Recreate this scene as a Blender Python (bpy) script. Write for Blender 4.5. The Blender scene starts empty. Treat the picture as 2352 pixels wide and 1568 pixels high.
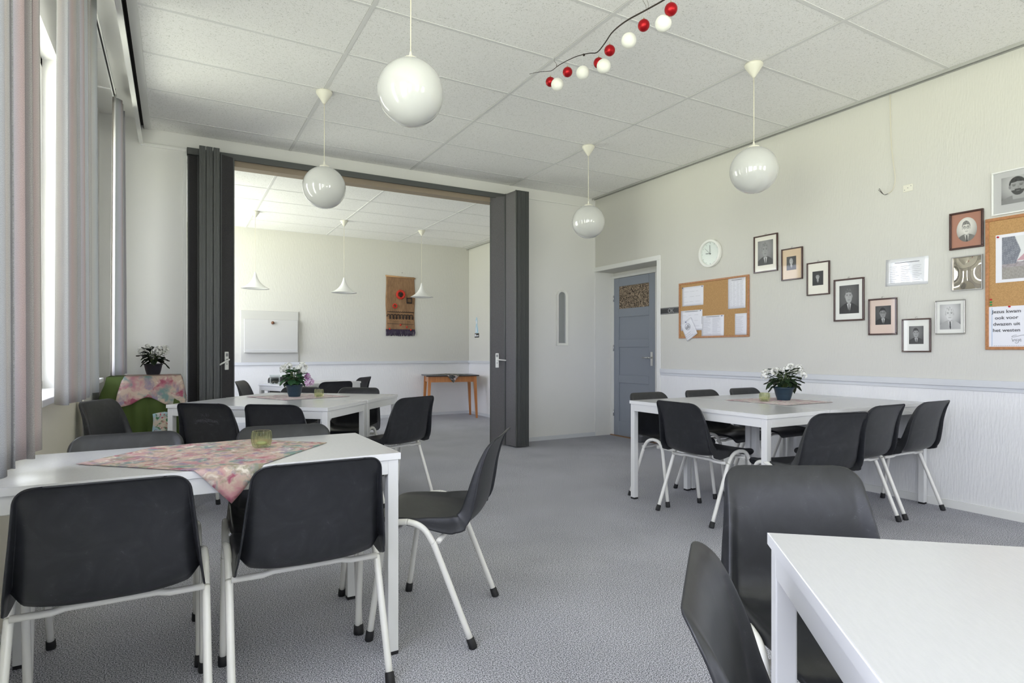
import bpy, math, random
from mathutils import Vector, Matrix
random.seed(7)
PI = math.pi
S = bpy.context.scene
C = S.collection

# ---------------------------------------------------------------- camera
CAM_H, YAW = 1.1117, 0.5153
cd = bpy.data.cameras.new('camera'); cam = bpy.data.objects.new('camera', cd); C.objects.link(cam)
cam.location = (0, 0, CAM_H); cam.rotation_euler = (PI/2, 0, -YAW)
cd.sensor_width = 36; cd.lens = 1365.06/2352*36; cd.shift_y = (805.76-784)/2352; cd.clip_start = 0.03
S.camera = cam
# ---------------------------------------------------------------- colour
S.view_settings.view_transform = 'Standard'; S.view_settings.look = 'None'
S.view_settings.gamma = 1; S.view_settings.use_curve_mapping = False
S.view_settings.exposure = 0.34
S.cycles.max_bounces = 14; S.cycles.diffuse_bounces = 8; S.cycles.glossy_bounces = 5
S.cycles.transmission_bounces = 8; S.cycles.transparent_max_bounces = 12
S.cycles.caustics_reflective = False; S.cycles.caustics_refractive = False
S.cycles.sample_clamp_indirect = 6
# ---------------------------------------------------------------- sky: overcast above, meadow glow below, brightened past the sky to light the ceiling
W = bpy.data.worlds.new('world'); S.world = W; W.use_nodes = True
nt = W.node_tree; nt.nodes.clear()
wo = nt.nodes.new('ShaderNodeOutputWorld'); bg = nt.nodes.new('ShaderNodeBackground')
tc = nt.nodes.new('ShaderNodeTexCoord'); sx = nt.nodes.new('ShaderNodeSeparateXYZ'); mr = nt.nodes.new('ShaderNodeMapRange')
cr = nt.nodes.new('ShaderNodeValToRGB')
nt.links.new(tc.outputs['Generated'], sx.inputs[0]); nt.links.new(sx.outputs['Z'], mr.inputs['Value'])
mr.inputs['From Min'].default_value = -1; mr.inputs['From Max'].default_value = 1
nt.links.new(mr.outputs[0], cr.inputs[0])
e = cr.color_ramp.elements
e[0].position = 0.0; e[0].color = (0.93, 0.95, 0.80, 1)
e[1].position = 0.485; e[1].color = (1.12, 1.15, 0.96, 1)
n = e.new(0.51); n.color = (0.90, 0.93, 1.10, 1)
n = e.new(0.66); n.color = (0.60, 0.62, 0.76, 1)
n = e.new(1.0); n.color = (0.48, 0.50, 0.62, 1)
nt.links.new(cr.outputs[0], bg.inputs[0]); bg.inputs[1].default_value = 8.0
nt.links.new(bg.outputs[0], wo.inputs[0])
try: W.cycles.sampling_method = 'MANUAL'; W.cycles.sample_map_resolution = 512
except Exception: pass

# window openings, some placed for the light: (plane, fixed coordinate, a0, a1, z0, z1); portals guide daylight through them
WINDOWS = [('x', -0.62, -2.45, -0.35, 0.90, 2.75), ('x', -0.62, 0.15, 2.60, 0.90, 2.75),
           ('x', -0.62, 3.20, 4.20, 0.90, 2.75), ('x', -0.62, 5.12, 5.62, 0.90, 2.75), ('x', -0.62, 7.05, 9.45, 0.90, 2.80),  # third cut short to dim left panel; fourth added to backlight a curtain
           ('y', -3.00, 0.60, 1.70, 0.90, 2.75), ('y', -3.00, 2.80, 3.90, 0.90, 2.75)]
def portal(ax, k, a0, a1, z0, z1):
    l = bpy.data.lights.new('window_portal', 'AREA'); l.shape = 'RECTANGLE'
    l.size = a1-a0; l.size_y = z1-z0; l.cycles.is_portal = True
    o = bpy.data.objects.new('window_portal', l); C.objects.link(o)
    if ax == 'x':
        o.location = (k-0.17, (a0+a1)/2, (z0+z1)/2); d = Vector((1, 0, 0))
    else:
        o.location = ((a0+a1)/2, k-0.17, (z0+z1)/2); d = Vector((0, 1, 0))
    o.rotation_euler = d.to_track_quat('-Z', 'Y').to_euler()
for w in WINDOWS: portal(*w)

# ---------------------------------------------------------------- materials
MATS = {}
def new_mat(name):
    m = bpy.data.materials.new(name); m.use_nodes = True
    return m, m.node_tree, m.node_tree.nodes['Principled BSDF']
def mat(name, col, rough=0.5, metal=0.0, bump=0.0, bscale=(80, 80, 80), var=0.0, vscale=(4, 4, 4), spec=0.5, col2=None, coat=0.0, detail=2.0, dist=0.002):
    if name in MATS: return MATS[name]
    m, t, b = new_mat(name)
    b.inputs['Base Color'].default_value = (*col, 1); b.inputs['Roughness'].default_value = rough
    b.inputs['Metallic'].default_value = metal; b.inputs['Specular IOR Level'].default_value = spec
    if coat: b.inputs['Coat Weight'].default_value = coat; b.inputs['Coat Roughness'].default_value = 0.04
    c = t.nodes.new('ShaderNodeTexCoord')
    if var or col2:
        mp = t.nodes.new('ShaderNodeMapping'); mp.inputs['Scale'].default_value = vscale
        n = t.nodes.new('ShaderNodeTexNoise'); n.inputs['Detail'].default_value = 4; n.inputs['Scale'].default_value = 1
        r = t.nodes.new('ShaderNodeValToRGB'); r.color_ramp.elements[0].position = 0.35; r.color_ramp.elements[1].position = 0.65
        a2 = col2 if col2 else tuple(x*(1-var) for x in col)
        r.color_ramp.elements[0].color = (*a2, 1); r.color_ramp.elements[1].color = (*col, 1)
        t.links.new(c.outputs['Object'], mp.inputs[0]); t.links.new(mp.outputs[0], n.inputs[0])
        t.links.new(n.outputs[0], r.inputs[0]); t.links.new(r.outputs[0], b.inputs['Base Color'])
    if bump:
        mp = t.nodes.new('ShaderNodeMapping'); mp.inputs['Scale'].default_value = bscale
        n = t.nodes.new('ShaderNodeTexNoise'); n.inputs['Detail'].default_value = detail; n.inputs['Scale'].default_value = 1
        bp = t.nodes.new('ShaderNodeBump'); bp.inputs['Strength'].default_value = bump; bp.inputs['Distance'].default_value = dist
        t.links.new(c.outputs['Object'], mp.inputs[0]); t.links.new(mp.outputs[0], n.inputs[0])
        t.links.new(n.outputs[0], bp.inputs['Height']); t.links.new(bp.outputs[0], b.inputs['Normal'])
    MATS[name] = m
    return m

WALL = mat('wallpaper', (0.66, 0.65, 0.605), 0.75, bump=0.55, bscale=(95, 95, 16), dist=0.003, spec=0.3)
WALLS = mat('painted_board', (0.79, 0.785, 0.765), 0.6, bump=0.15, bscale=(30, 30, 8), spec=0.3)
DADO = mat('dado_paint', (0.82, 0.82, 0.825), 0.55, bump=0.8, bscale=(80, 80, 13), dist=0.004, spec=0.4)
RAIL = mat('rail_paint', (0.66, 0.675, 0.70), 0.4)
WHITE = mat('white_paint', (0.82, 0.82, 0.80), 0.4)
CREAM = mat('cream_paint', (0.84, 0.79, 0.67), 0.45)
TABLETOP = mat('laminate', (0.535, 0.535, 0.545), 0.22, bump=0.05, bscale=(300, 300, 300), var=0.03, vscale=(200, 30, 30))
TABLEEDGE = mat('table_edge', (0.78, 0.78, 0.78), 0.35)
TABLELEG = mat('table_metal', (0.76, 0.76, 0.755), 0.35)
TUBE = mat('tube_enamel', (0.80, 0.79, 0.75), 0.25, coat=0.3)
RUBBER = mat('rubber', (0.012, 0.012, 0.013), 0.6)
BLACKGAP = mat('shadow_gap', (0.02, 0.018, 0.02), 0.7)
ANTH = mat('partition_felt', (0.055, 0.053, 0.056), 0.85, var=0.45, vscale=(220, 220, 220), bump=0.3, bscale=(300, 300, 300))
ANTHR = mat('partition_felt_grey', (0.155, 0.15, 0.155), 0.85, var=0.35, vscale=(260, 260, 260), bump=0.3, bscale=(300, 300, 300))
ALU = mat('partition_profile', (0.085, 0.09, 0.088), 0.42, spec=0.5)
TRACKB = mat('track_wood', (0.30, 0.24, 0.18), 0.6)
DOORM = mat('door_paint', (0.30, 0.33, 0.385), 0.38, bump=0.05, bscale=(40, 40, 10))
CHROME = mat('satin_metal', (0.75, 0.75, 0.74), 0.22, metal=1.0)
CORKF = mat('cork_frame', (0.50, 0.225, 0.09), 0.45, var=0.25, vscale=(8, 60, 60))
PAPER = mat('paper', (0.80, 0.80, 0.86), 0.5)
INK = mat('ink', (0.09, 0.09, 0.10), 0.6)
INKL = mat('ink_light', (0.42, 0.42, 0.45), 0.6)
BROWNF = mat('frame_brown', (0.055, 0.022, 0.016), 0.28, coat=0.4)
SILVERF = mat('frame_silver', (0.45, 0.44, 0.42), 0.3, metal=0.8)
MATW = mat('mount_white', (0.80, 0.80, 0.76), 0.35, coat=0.6)
MATC = mat('mount_cream', (0.84, 0.81, 0.72), 0.35, coat=0.6)
MATB = mat('mount_beige', (0.66, 0.50, 0.33), 0.35, coat=0.6)
MATP = mat('mount_pinkbeige', (0.72, 0.57, 0.49), 0.35, coat=0.6)
MATR = mat('mount_rust', (0.40, 0.19, 0.13), 0.4, coat=0.6)
LEAF = mat('leaf', (0.028, 0.055, 0.022), 0.42, var=0.4, vscale=(40, 40, 40), bump=0.4, bscale=(90, 90, 90))
LEAFD = mat('leaf_dark', (0.018, 0.032, 0.016), 0.4, var=0.4, vscale=(40, 40, 40), bump=0.4, bscale=(90, 90, 90))
LEAFG = mat('leaf_fresh', (0.05, 0.14, 0.055), 0.45, var=0.5, vscale=(40, 40, 40), bump=0.4, bscale=(90, 90, 90))
PETAL = mat('petal_white', (0.88, 0.88, 0.84), 0.6)
PETALV = mat('petal_violet', (0.45, 0.16, 0.42), 0.6, col2=(0.80, 0.68, 0.80), vscale=(60, 60, 60))
PETALD = mat('petal_dark', (0.10, 0.015, 0.06), 0.6)
STEM = mat('stem', (0.12, 0.17, 0.06), 0.6)
POTB = mat('pot_blue', (0.022, 0.05, 0.078), 0.35, var=0.2, vscale=(2, 2, 30))
POTK = mat('pot_black', (0.022, 0.024, 0.035), 0.35)
SOIL = mat('soil', (0.05, 0.035, 0.025), 0.9)
WOODO = mat('orange_wood', (0.50, 0.20, 0.055), 0.35, col2=(0.40, 0.14, 0.035), vscale=(30, 30, 3), coat=0.3)
DARKTOP = mat('dark_tabletop', (0.03, 0.03, 0.032), 0.3)
GREENC = mat('green_cloth', (0.060, 0.092, 0.016), 0.85, bump=0.2, bscale=(400, 400, 400))
BURLAP = mat('burlap', (0.33, 0.19, 0.10), 0.9, var=0.3, vscale=(60, 60, 14), bump=0.6, bscale=(260, 260, 260))
REDY = mat('red_yarn', (0.55, 0.035, 0.02), 0.85)
DKY = mat('dark_yarn', (0.025, 0.018, 0.02), 0.9)
FRY = mat('fringe_yarn', (0.055, 0.04, 0.075), 0.9)
TANY = mat('tan_yarn', (0.50, 0.30, 0.15), 0.9)
REDB = mat('red_bauble_foil', (0.42, 0.006, 0.012), 0.36, metal=0.6)
WHB = mat('white_bauble', (0.86, 0.86, 0.80), 0.75)
GOLD = mat('gold_cap', (0.60, 0.50, 0.28), 0.35, metal=0.7)
TWIG = mat('twig', (0.030, 0.022, 0.018), 0.7)
WIRE = mat('wire', (0.16, 0.13, 0.09), 0.5)
CORD = mat('lamp_cord', (0.74, 0.70, 0.58), 0.5)
CANOPY = mat('canopy_plastic', (0.80, 0.78, 0.68), 0.45)
OPAL = mat('opal_glass', (0.63, 0.635, 0.61), 0.12, coat=1.0)
ENAMEL = mat('shade_enamel', (0.80, 0.80, 0.78), 0.3, coat=0.3)
MIRROR = mat('mirror_glass', (0.72, 0.76, 0.80), 0.02, metal=1.0)
PLASTW = mat('white_plastic', (0.84, 0.84, 0.80), 0.35)
CLOCKF = mat('clock_face', (0.74, 0.80, 0.76), 0.25, coat=1.0)
STRIPK = mat('black_sign', (0.018, 0.018, 0.018), 0.35)
GREYT = mat('grey_text', (0.30, 0.30, 0.30), 0.5)
PINR = mat('pin_red', (0.55, 0.02, 0.03), 0.35)
PING = mat('pin_green', (0.02, 0.32, 0.08), 0.35)
PINB = mat('pin_blue', (0.03, 0.06, 0.25), 0.35)
OUTSILL = mat('outer_sill', (0.70, 0.70, 0.70), 0.5)
PINKED = mat('curtain_edge_brown', (0.45, 0.25, 0.19), 0.7)
STK = mat('sticker_blue', (0.42, 0.62, 0.74), 0.5)
TRIMW = mat('ceiling_trim', (0.78, 0.78, 0.76), 0.5)
TGRID = mat('ceiling_grid', (0.75, 0.75, 0.74), 0.5)  # grid bars greyer than the tiles, their shadow put into the colour
GRND = mat('meadow', (0.16, 0.22, 0.06), 0.9)

def make_carpet():
    m, t, b = new_mat('carpet'); b.inputs['Roughness'].default_value = 0.95; b.inputs['Specular IOR Level'].default_value = 0.15
    c = t.nodes.new('ShaderNodeTexCoord')
    n = t.nodes.new('ShaderNodeTexNoise'); n.inputs['Scale'].default_value = 235; n.inputs['Detail'].default_value = 2.5; n.inputs['Roughness'].default_value = 0.75
    r = t.nodes.new('ShaderNodeValToRGB'); E = r.color_ramp.elements
    E[0].position = 0.41; E[0].color = (0.075, 0.077, 0.093, 1); E[1].position = 0.585; E[1].color = (0.74, 0.74, 0.805, 1)
    x = E.new(0.49); x.color = (0.325, 0.328, 0.362, 1)
    n2 = t.nodes.new('ShaderNodeTexNoise'); n2.inputs['Scale'].default_value = 2.2; n2.inputs['Detail'].default_value = 4
    r2 = t.nodes.new('ShaderNodeValToRGB'); r2.color_ramp.elements[0].position = 0.3; r2.color_ramp.elements[1].position = 0.7
    r2.color_ramp.elements[0].color = (0.90, 0.90, 0.90, 1); r2.color_ramp.elements[1].color = (1.06, 1.06, 1.06, 1)
    mx = t.nodes.new('ShaderNodeMix'); mx.data_type = 'RGBA'; mx.blend_type = 'MULTIPLY'; mx.inputs['Factor'].default_value = 1
    bp = t.nodes.new('ShaderNodeBump'); bp.inputs['Strength'].default_value = 0.3; bp.inputs['Distance'].default_value = 0.002
    for q in (n, n2): t.links.new(c.outputs['Object'], q.inputs[0])
    t.links.new(n.outputs[0], r.inputs[0]); t.links.new(n2.outputs[0], r2.inputs[0])
    t.links.new(r.outputs[0], mx.inputs['A']); t.links.new(r2.outputs[0], mx.inputs['B'])
    t.links.new(mx.outputs['Result'], b.inputs['Base Color']); t.links.new(n.outputs[0], bp.inputs['Height']); t.links.new(bp.outputs[0], b.inputs['Normal'])
    return m
CARPET = make_carpet()

def make_ceiling():
    m, t, b = new_mat('ceiling_tile'); b.inputs['Roughness'].default_value = 0.9; b.inputs['Specular IOR Level'].default_value = 0.2
    c = t.nodes.new('ShaderNodeTexCoord')
    mp = t.nodes.new('ShaderNodeMapping'); mp.inputs['Scale'].default_value = (105, 105, 1)
    v = t.nodes.new('ShaderNodeTexNoise'); v.inputs['Scale'].default_value = 1.0; v.inputs['Detail'].default_value = 1.5
    try: v.inputs['Distortion'].default_value = 1.6
    except Exception: pass
    r = t.nodes.new('ShaderNodeValToRGB'); E = r.color_ramp.elements
    E[0].position = 0.345; E[0].color = (0.66, 0.66, 0.63, 1); E[1].position = 0.40; E[1].color = (0.93, 0.925, 0.91, 1)
    bp = t.nodes.new('ShaderNodeBump'); bp.inputs['Strength'].default_value = 0.35; bp.inputs['Distance'].default_value = 0.003
    t.links.new(c.outputs['Object'], mp.inputs[0]); t.links.new(mp.outputs[0], v.inputs[0]); t.links.new(v.outputs[0], r.inputs[0])
    t.links.new(r.outputs[0], b.inputs['Base Color']); t.links.new(v.outputs[0], bp.inputs['Height']); t.links.new(bp.outputs[0], b.inputs['Normal'])
    return m
TILE = make_ceiling()

def make_shell():
    m, t, b = new_mat('polypropylene')
    c = t.nodes.new('ShaderNodeTexCoord')
    mp = t.nodes.new('ShaderNodeMapping'); mp.inputs['Scale'].default_value = (9, 9, 9)
    n = t.nodes.new('ShaderNodeTexNoise'); n.inputs['Scale'].default_value = 1; n.inputs['Detail'].default_value = 8; n.inputs['Distortion'].default_value = 2.5
    r = t.nodes.new('ShaderNodeValToRGB'); E = r.color_ramp.elements
    E[0].position = 0.40; E[0].color = (0.016, 0.017, 0.020, 1); E[1].position = 0.75; E[1].color = (0.026, 0.027, 0.031, 1)
    # fine scratches: thin ridges of a stretched noise
    w = t.nodes.new('ShaderNodeTexNoise'); w.inputs['Scale'].default_value = 14; w.inputs['Detail'].default_value = 6; w.inputs['Distortion'].default_value = 3.5
    a = t.nodes.new('ShaderNodeMath'); a.operation = 'SUBTRACT'; a.inputs[1].default_value = 0.5
    ab = t.nodes.new('ShaderNodeMath'); ab.operation = 'ABSOLUTE'
    rr = t.nodes.new('ShaderNodeMapRange'); rr.inputs['From Min'].default_value = 0.0; rr.inputs['From Max'].default_value = 0.008
    rr.inputs['To Min'].default_value = 0.6; rr.inputs['To Max'].default_value = 0.0
    mk = t.nodes.new('ShaderNodeMapRange'); mk.inputs['From Min'].default_value = 0.55; mk.inputs['From Max'].default_value = 0.75
    mu = t.nodes.new('ShaderNodeMath'); mu.operation = 'MULTIPLY'
    mx = t.nodes.new('ShaderNodeMix'); mx.data_type = 'RGBA'; mx.inputs['B'].default_value = (0.16, 0.16, 0.17, 1)
    bp = t.nodes.new('ShaderNodeBump'); bp.inputs['Strength'].default_value = 0.25; bp.inputs['Distance'].default_value = 0.0006
    g = t.nodes.new('ShaderNodeTexNoise'); g.inputs['Scale'].default_value = 520; g.inputs['Detail'].default_value = 2
    t.links.new(c.outputs['Object'], mp.inputs[0]); t.links.new(mp.outputs[0], n.inputs[0]); t.links.new(n.outputs[0], r.inputs[0])
    t.links.new(c.outputs['Object'], w.inputs[0]); t.links.new(c.outputs['Object'], g.inputs[0])
    t.links.new(w.outputs[0], a.inputs[0]); t.links.new(a.outputs[0], ab.inputs[0]); t.links.new(ab.outputs[0], rr.inputs['Value'])
    t.links.new(n.outputs[0], mk.inputs['Value']); t.links.new(rr.outputs[0], mu.inputs[0]); t.links.new(mk.outputs[0], mu.inputs[1])
    t.links.new(mu.outputs[0], mx.inputs['Factor']); t.links.new(r.outputs[0], mx.inputs['A']); t.links.new(mx.outputs['Result'], b.inputs['Base Color'])
    t.links.new(g.outputs[0], bp.inputs['Height']); t.links.new(bp.outputs[0], b.inputs['Normal'])
    b.inputs['Roughness'].default_value = 0.40
    return m
SHELL = make_shell()

def make_floral(name, base, cols, scale):
    m, t, b = new_mat(name); b.inputs['Roughness'].default_value = 0.8
    c = t.nodes.new('ShaderNodeTexCoord')
    n0 = t.nodes.new('ShaderNodeTexNoise'); n0.inputs['Scale'].default_value = scale*1.3; n0.inputs['Detail'].default_value = 3
    ma = t.nodes.new('ShaderNodeMix'); ma.data_type = 'RGBA'; ma.blend_type = 'LINEAR_LIGHT'; ma.inputs['Factor'].default_value = 0.055
    t.links.new(c.outputs['Object'], ma.inputs['A']); t.links.new(n0.outputs['Color'], ma.inputs['B']); t.links.new(c.outputs['Object'], n0.inputs[0])
    prev = None
    for i, (col, sc, lo, hi) in enumerate(cols):
        n = t.nodes.new('ShaderNodeTexNoise'); n.noise_dimensions = '4D'; n.inputs['W'].default_value = i*3.7+1
        n.inputs['Scale'].default_value = sc*scale; n.inputs['Detail'].default_value = 4.5
        t.links.new(ma.outputs['Result'], n.inputs[0])
        r = t.nodes.new('ShaderNodeMapRange'); r.inputs['From Min'].default_value = lo-0.015; r.inputs['From Max'].default_value = hi+0.035
        t.links.new(n.outputs[0], r.inputs['Value'])
        mx = t.nodes.new('ShaderNodeMix'); mx.data_type = 'RGBA'
        if prev is None: mx.inputs['A'].default_value = (*base, 1)
        else: t.links.new(prev, mx.inputs['A'])
        mx.inputs['B'].default_value = (*col, 1); t.links.new(r.outputs[0], mx.inputs['Factor']); prev = mx.outputs['Result']
    t.links.new(prev, b.inputs['Base Color'])
    return m
FLORAL = make_floral('floral_cloth', (0.53, 0.41, 0.33),
    [((0.46, 0.22, 0.24), 1.1, 0.50, 0.58), ((0.56, 0.40, 0.38), 1.6, 0.50, 0.60), ((0.17, 0.27, 0.25), 1.3, 0.53, 0.60),
     ((0.28, 0.25, 0.17), 2.0, 0.54, 0.60), ((0.27, 0.22, 0.31), 1.8, 0.55, 0.61), ((0.34, 0.09, 0.14), 1.8, 0.58, 0.64), ((0.70, 0.64, 0.56), 2.4, 0.58, 0.65)], 12)
FLORALL = make_floral('floral_cloth_large', (0.53, 0.41, 0.33),
    [((0.44, 0.20, 0.23), 1.1, 0.51, 0.58), ((0.16, 0.26, 0.25), 1.2, 0.53, 0.60), ((0.27, 0.22, 0.30), 1.5, 0.55, 0.61), ((0.34, 0.08, 0.13), 1.6, 0.57, 0.62), ((0.66, 0.58, 0.50), 2.2, 0.58, 0.65)], 7.5)
FLORALP = make_floral('floral_cloth_pale', (0.66, 0.58, 0.56),
    [((0.56, 0.36, 0.42), 1.2, 0.50, 0.58), ((0.36, 0.38, 0.38), 1.4, 0.56, 0.62), ((0.42, 0.22, 0.28), 1.6, 0.58, 0.64), ((0.74, 0.72, 0.70), 1.8, 0.56, 0.62)], 14)
FLORALD = make_floral('floral_cloth_dark', (0.03, 0.035, 0.035),
    [((0.10, 0.14, 0.08), 1.4, 0.52, 0.58), ((0.46, 0.36, 0.34), 1.3, 0.56, 0.60), ((0.70, 0.62, 0.56), 1.8, 0.60, 0.64)], 14)
FLORALB = make_floral('berry_cloth', (0.66, 0.56, 0.46),
    [((0.36, 0.52, 0.60), 0.6, 0.52, 0.60), ((0.05, 0.20, 0.08), 2.2, 0.55, 0.60), ((0.45, 0.04, 0.07), 2.6, 0.57, 0.60)], 12)

def make_curtain():
    m, t, b = new_mat('curtain_fabric'); b.inputs['Roughness'].default_value = 0.9; b.inputs['Specular IOR Level'].default_value = 0.15
    uv = t.nodes.new('ShaderNodeUVMap'); sp = t.nodes.new('ShaderNodeSeparateXYZ'); t.links.new(uv.outputs[0], sp.inputs[0])
    mul = t.nodes.new('ShaderNodeMath'); mul.operation = 'MULTIPLY'; mul.inputs[1].default_value = 3.2
    fr = t.nodes.new('ShaderNodeMath'); fr.operation = 'FRACT'
    t.links.new(sp.outputs['X'], mul.inputs[0]); t.links.new(mul.outputs[0], fr.inputs[0])
    r = t.nodes.new('ShaderNodeValToRGB'); E = r.color_ramp.elements
    cols = [(0.0, (0.60, 0.61, 0.64)), (0.14, (0.59, 0.55, 0.53)), (0.26, (0.56, 0.54, 0.51)), (0.40, (0.55, 0.57, 0.58)), (0.52, (0.58, 0.58, 0.63)),
            (0.66, (0.58, 0.49, 0.48)), (0.78, (0.53, 0.51, 0.49)), (0.90, (0.60, 0.61, 0.64)), (1.0, (0.60, 0.61, 0.64))]
    E[0].position = 0; E[0].color = (*cols[0][1], 1); E[1].position = 1; E[1].color = (*cols[-1][1], 1)
    for p, cc in cols[1:-1]: x = E.new(p); x.color = (*cc, 1)
    t.links.new(fr.outputs[0], r.inputs[0])
    mp = t.nodes.new('ShaderNodeMapping'); mp.inputs['Scale'].default_value = (850, 420, 1)
    n = t.nodes.new('ShaderNodeTexNoise'); n.inputs['Scale'].default_value = 1; n.inputs['Detail'].default_value = 2
    t.links.new(uv.outputs[0], mp.inputs[0]); t.links.new(mp.outputs[0], n.inputs[0])
    r2 = t.nodes.new('ShaderNodeMapRange'); r2.inputs['From Min'].default_value = 0.3; r2.inputs['From Max'].default_value = 0.7
    r2.inputs['To Min'].default_value = 0.72; r2.inputs['To Max'].default_value = 1.22; t.links.new(n.outputs[0], r2.inputs['Value'])
    mx = t.nodes.new('ShaderNodeVectorMath'); mx.operation = 'MULTIPLY'
    t.links.new(r.outputs[0], mx.inputs[0]); t.links.new(r2.outputs[0], mx.inputs[1])
    t.links.new(mx.outputs[0], b.inputs['Base Color'])
    tr = t.nodes.new('ShaderNodeBsdfTranslucent'); t.links.new(mx.outputs[0], tr.inputs[0])
    ms = t.nodes.new('ShaderNodeMixShader'); ms.inputs[0].default_value = 0.30
    out = t.nodes['Material Output']
    t.links.new(b.outputs[0], ms.inputs[1]); t.links.new(tr.outputs[0], ms.inputs[2]); t.links.new(ms.outputs[0], out.inputs[0])
    return m
CURTAIN = make_curtain()

def make_pane():
    m, t, b = new_mat('window_glass'); t.nodes.remove(b)
    tr = t.nodes.new('ShaderNodeBsdfTransparent'); tr.inputs[0].default_value = (0.97, 0.985, 0.975, 1)
    gl = t.nodes.new('ShaderNodeBsdfGlossy'); gl.inputs['Roughness'].default_value = 0.01
    ms = t.nodes.new('ShaderNodeMixShader'); ms.inputs[0].default_value = 0.06
    t.links.new(tr.outputs[0], ms.inputs[1]); t.links.new(gl.outputs[0], ms.inputs[2]); t.links.new(ms.outputs[0], t.nodes['Material Output'].inputs[0])
    return m
PANE = make_pane()
def make_glass(name, col):
    m, t, b = new_mat(name); b.inputs['Transmission Weight'].default_value = 1; b.inputs['Roughness'].default_value = 0.03
    b.inputs['Base Color'].default_value = (*col, 1); b.inputs['IOR'].default_value = 1.4
    tr = t.nodes.new('ShaderNodeBsdfTransparent'); tr.inputs[0].default_value = (*col, 1)
    ms = t.nodes.new('ShaderNodeMixShader'); ms.inputs[0].default_value = 0.68
    t.links.new(b.outputs[0], ms.inputs[1]); t.links.new(tr.outputs[0], ms.inputs[2]); t.links.new(ms.outputs[0], t.nodes['Material Output'].inputs[0])
    return m
VOTIVE = make_glass('green_glass', (0.955, 0.975, 0.82)); JARG = make_glass('clear_glass', (0.93, 0.95, 0.94))
def make_obscure():
    m, t, b = new_mat('obscure_glass'); b.inputs['Roughness'].default_value = 0.15; b.inputs['Metallic'].default_value = 0.35
    c = t.nodes.new('ShaderNodeTexCoord')
    n = t.nodes.new('ShaderNodeTexNoise'); n.inputs['Scale'].default_value = 62; n.inputs['Detail'].default_value = 1.5; n.inputs['Distortion'].default_value = 1.2
    r = t.nodes.new('ShaderNodeValToRGB'); E = r.color_ramp.elements
    E[0].position = 0.40; E[0].color = (0.05, 0.033, 0.022, 1); E[1].position = 0.62; E[1].color = (0.55, 0.42, 0.30, 1)
    bp = t.nodes.new('ShaderNodeBump'); bp.inputs['Strength'].default_value = 0.9; bp.inputs['Distance'].default_value = 0.006
    t.links.new(c.outputs['Object'], n.inputs[0]); t.links.new(n.outputs[0], r.inputs[0]); t.links.new(r.outputs[0], b.inputs['Base Color'])
    t.links.new(n.outputs[0], bp.inputs['Height']); t.links.new(bp.outputs[0], b.inputs['Normal'])
    return m
OBSCURE = make_obscure()
def make_cork():
    m, t, b = new_mat('cork'); b.inputs['Roughness'].default_value = 0.9
    c = t.nodes.new('ShaderNodeTexCoord'); n = t.nodes.new('ShaderNodeTexNoise'); n.inputs['Scale'].default_value = 150; n.inputs['Detail'].default_value = 4
    r = t.nodes.new('ShaderNodeValToRGB'); E = r.color_ramp.elements
    E[0].position = 0.35; E[0].color = (0.42, 0.245, 0.10, 1); E[1].position = 0.62; E[1].color = (0.53, 0.315, 0.135, 1)
    t.links.new(c.outputs['Object'], n.inputs[0]); t.links.new(n.outputs[0], r.inputs[0]); t.links.new(r.outputs[0], b.inputs['Base Color'])
    return m
CORK = make_cork()
def make_vcol(name, rough, coat):
    m, t, b = new_mat(name); a = t.nodes.new('ShaderNodeVertexColor'); a.layer_name = 'Col'
    t.links.new(a.outputs[0], b.inputs['Base Color']); b.inputs['Roughness'].default_value = rough
    b.inputs['Coat Weight'].default_value = coat; b.inputs['Coat Roughness'].default_value = 0.03
    return m
PRINT = make_vcol('printed_photo', 0.4, 0.6)
PRINTM = make_vcol('printed_photo_matt', 0.55, 0.1)

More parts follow.
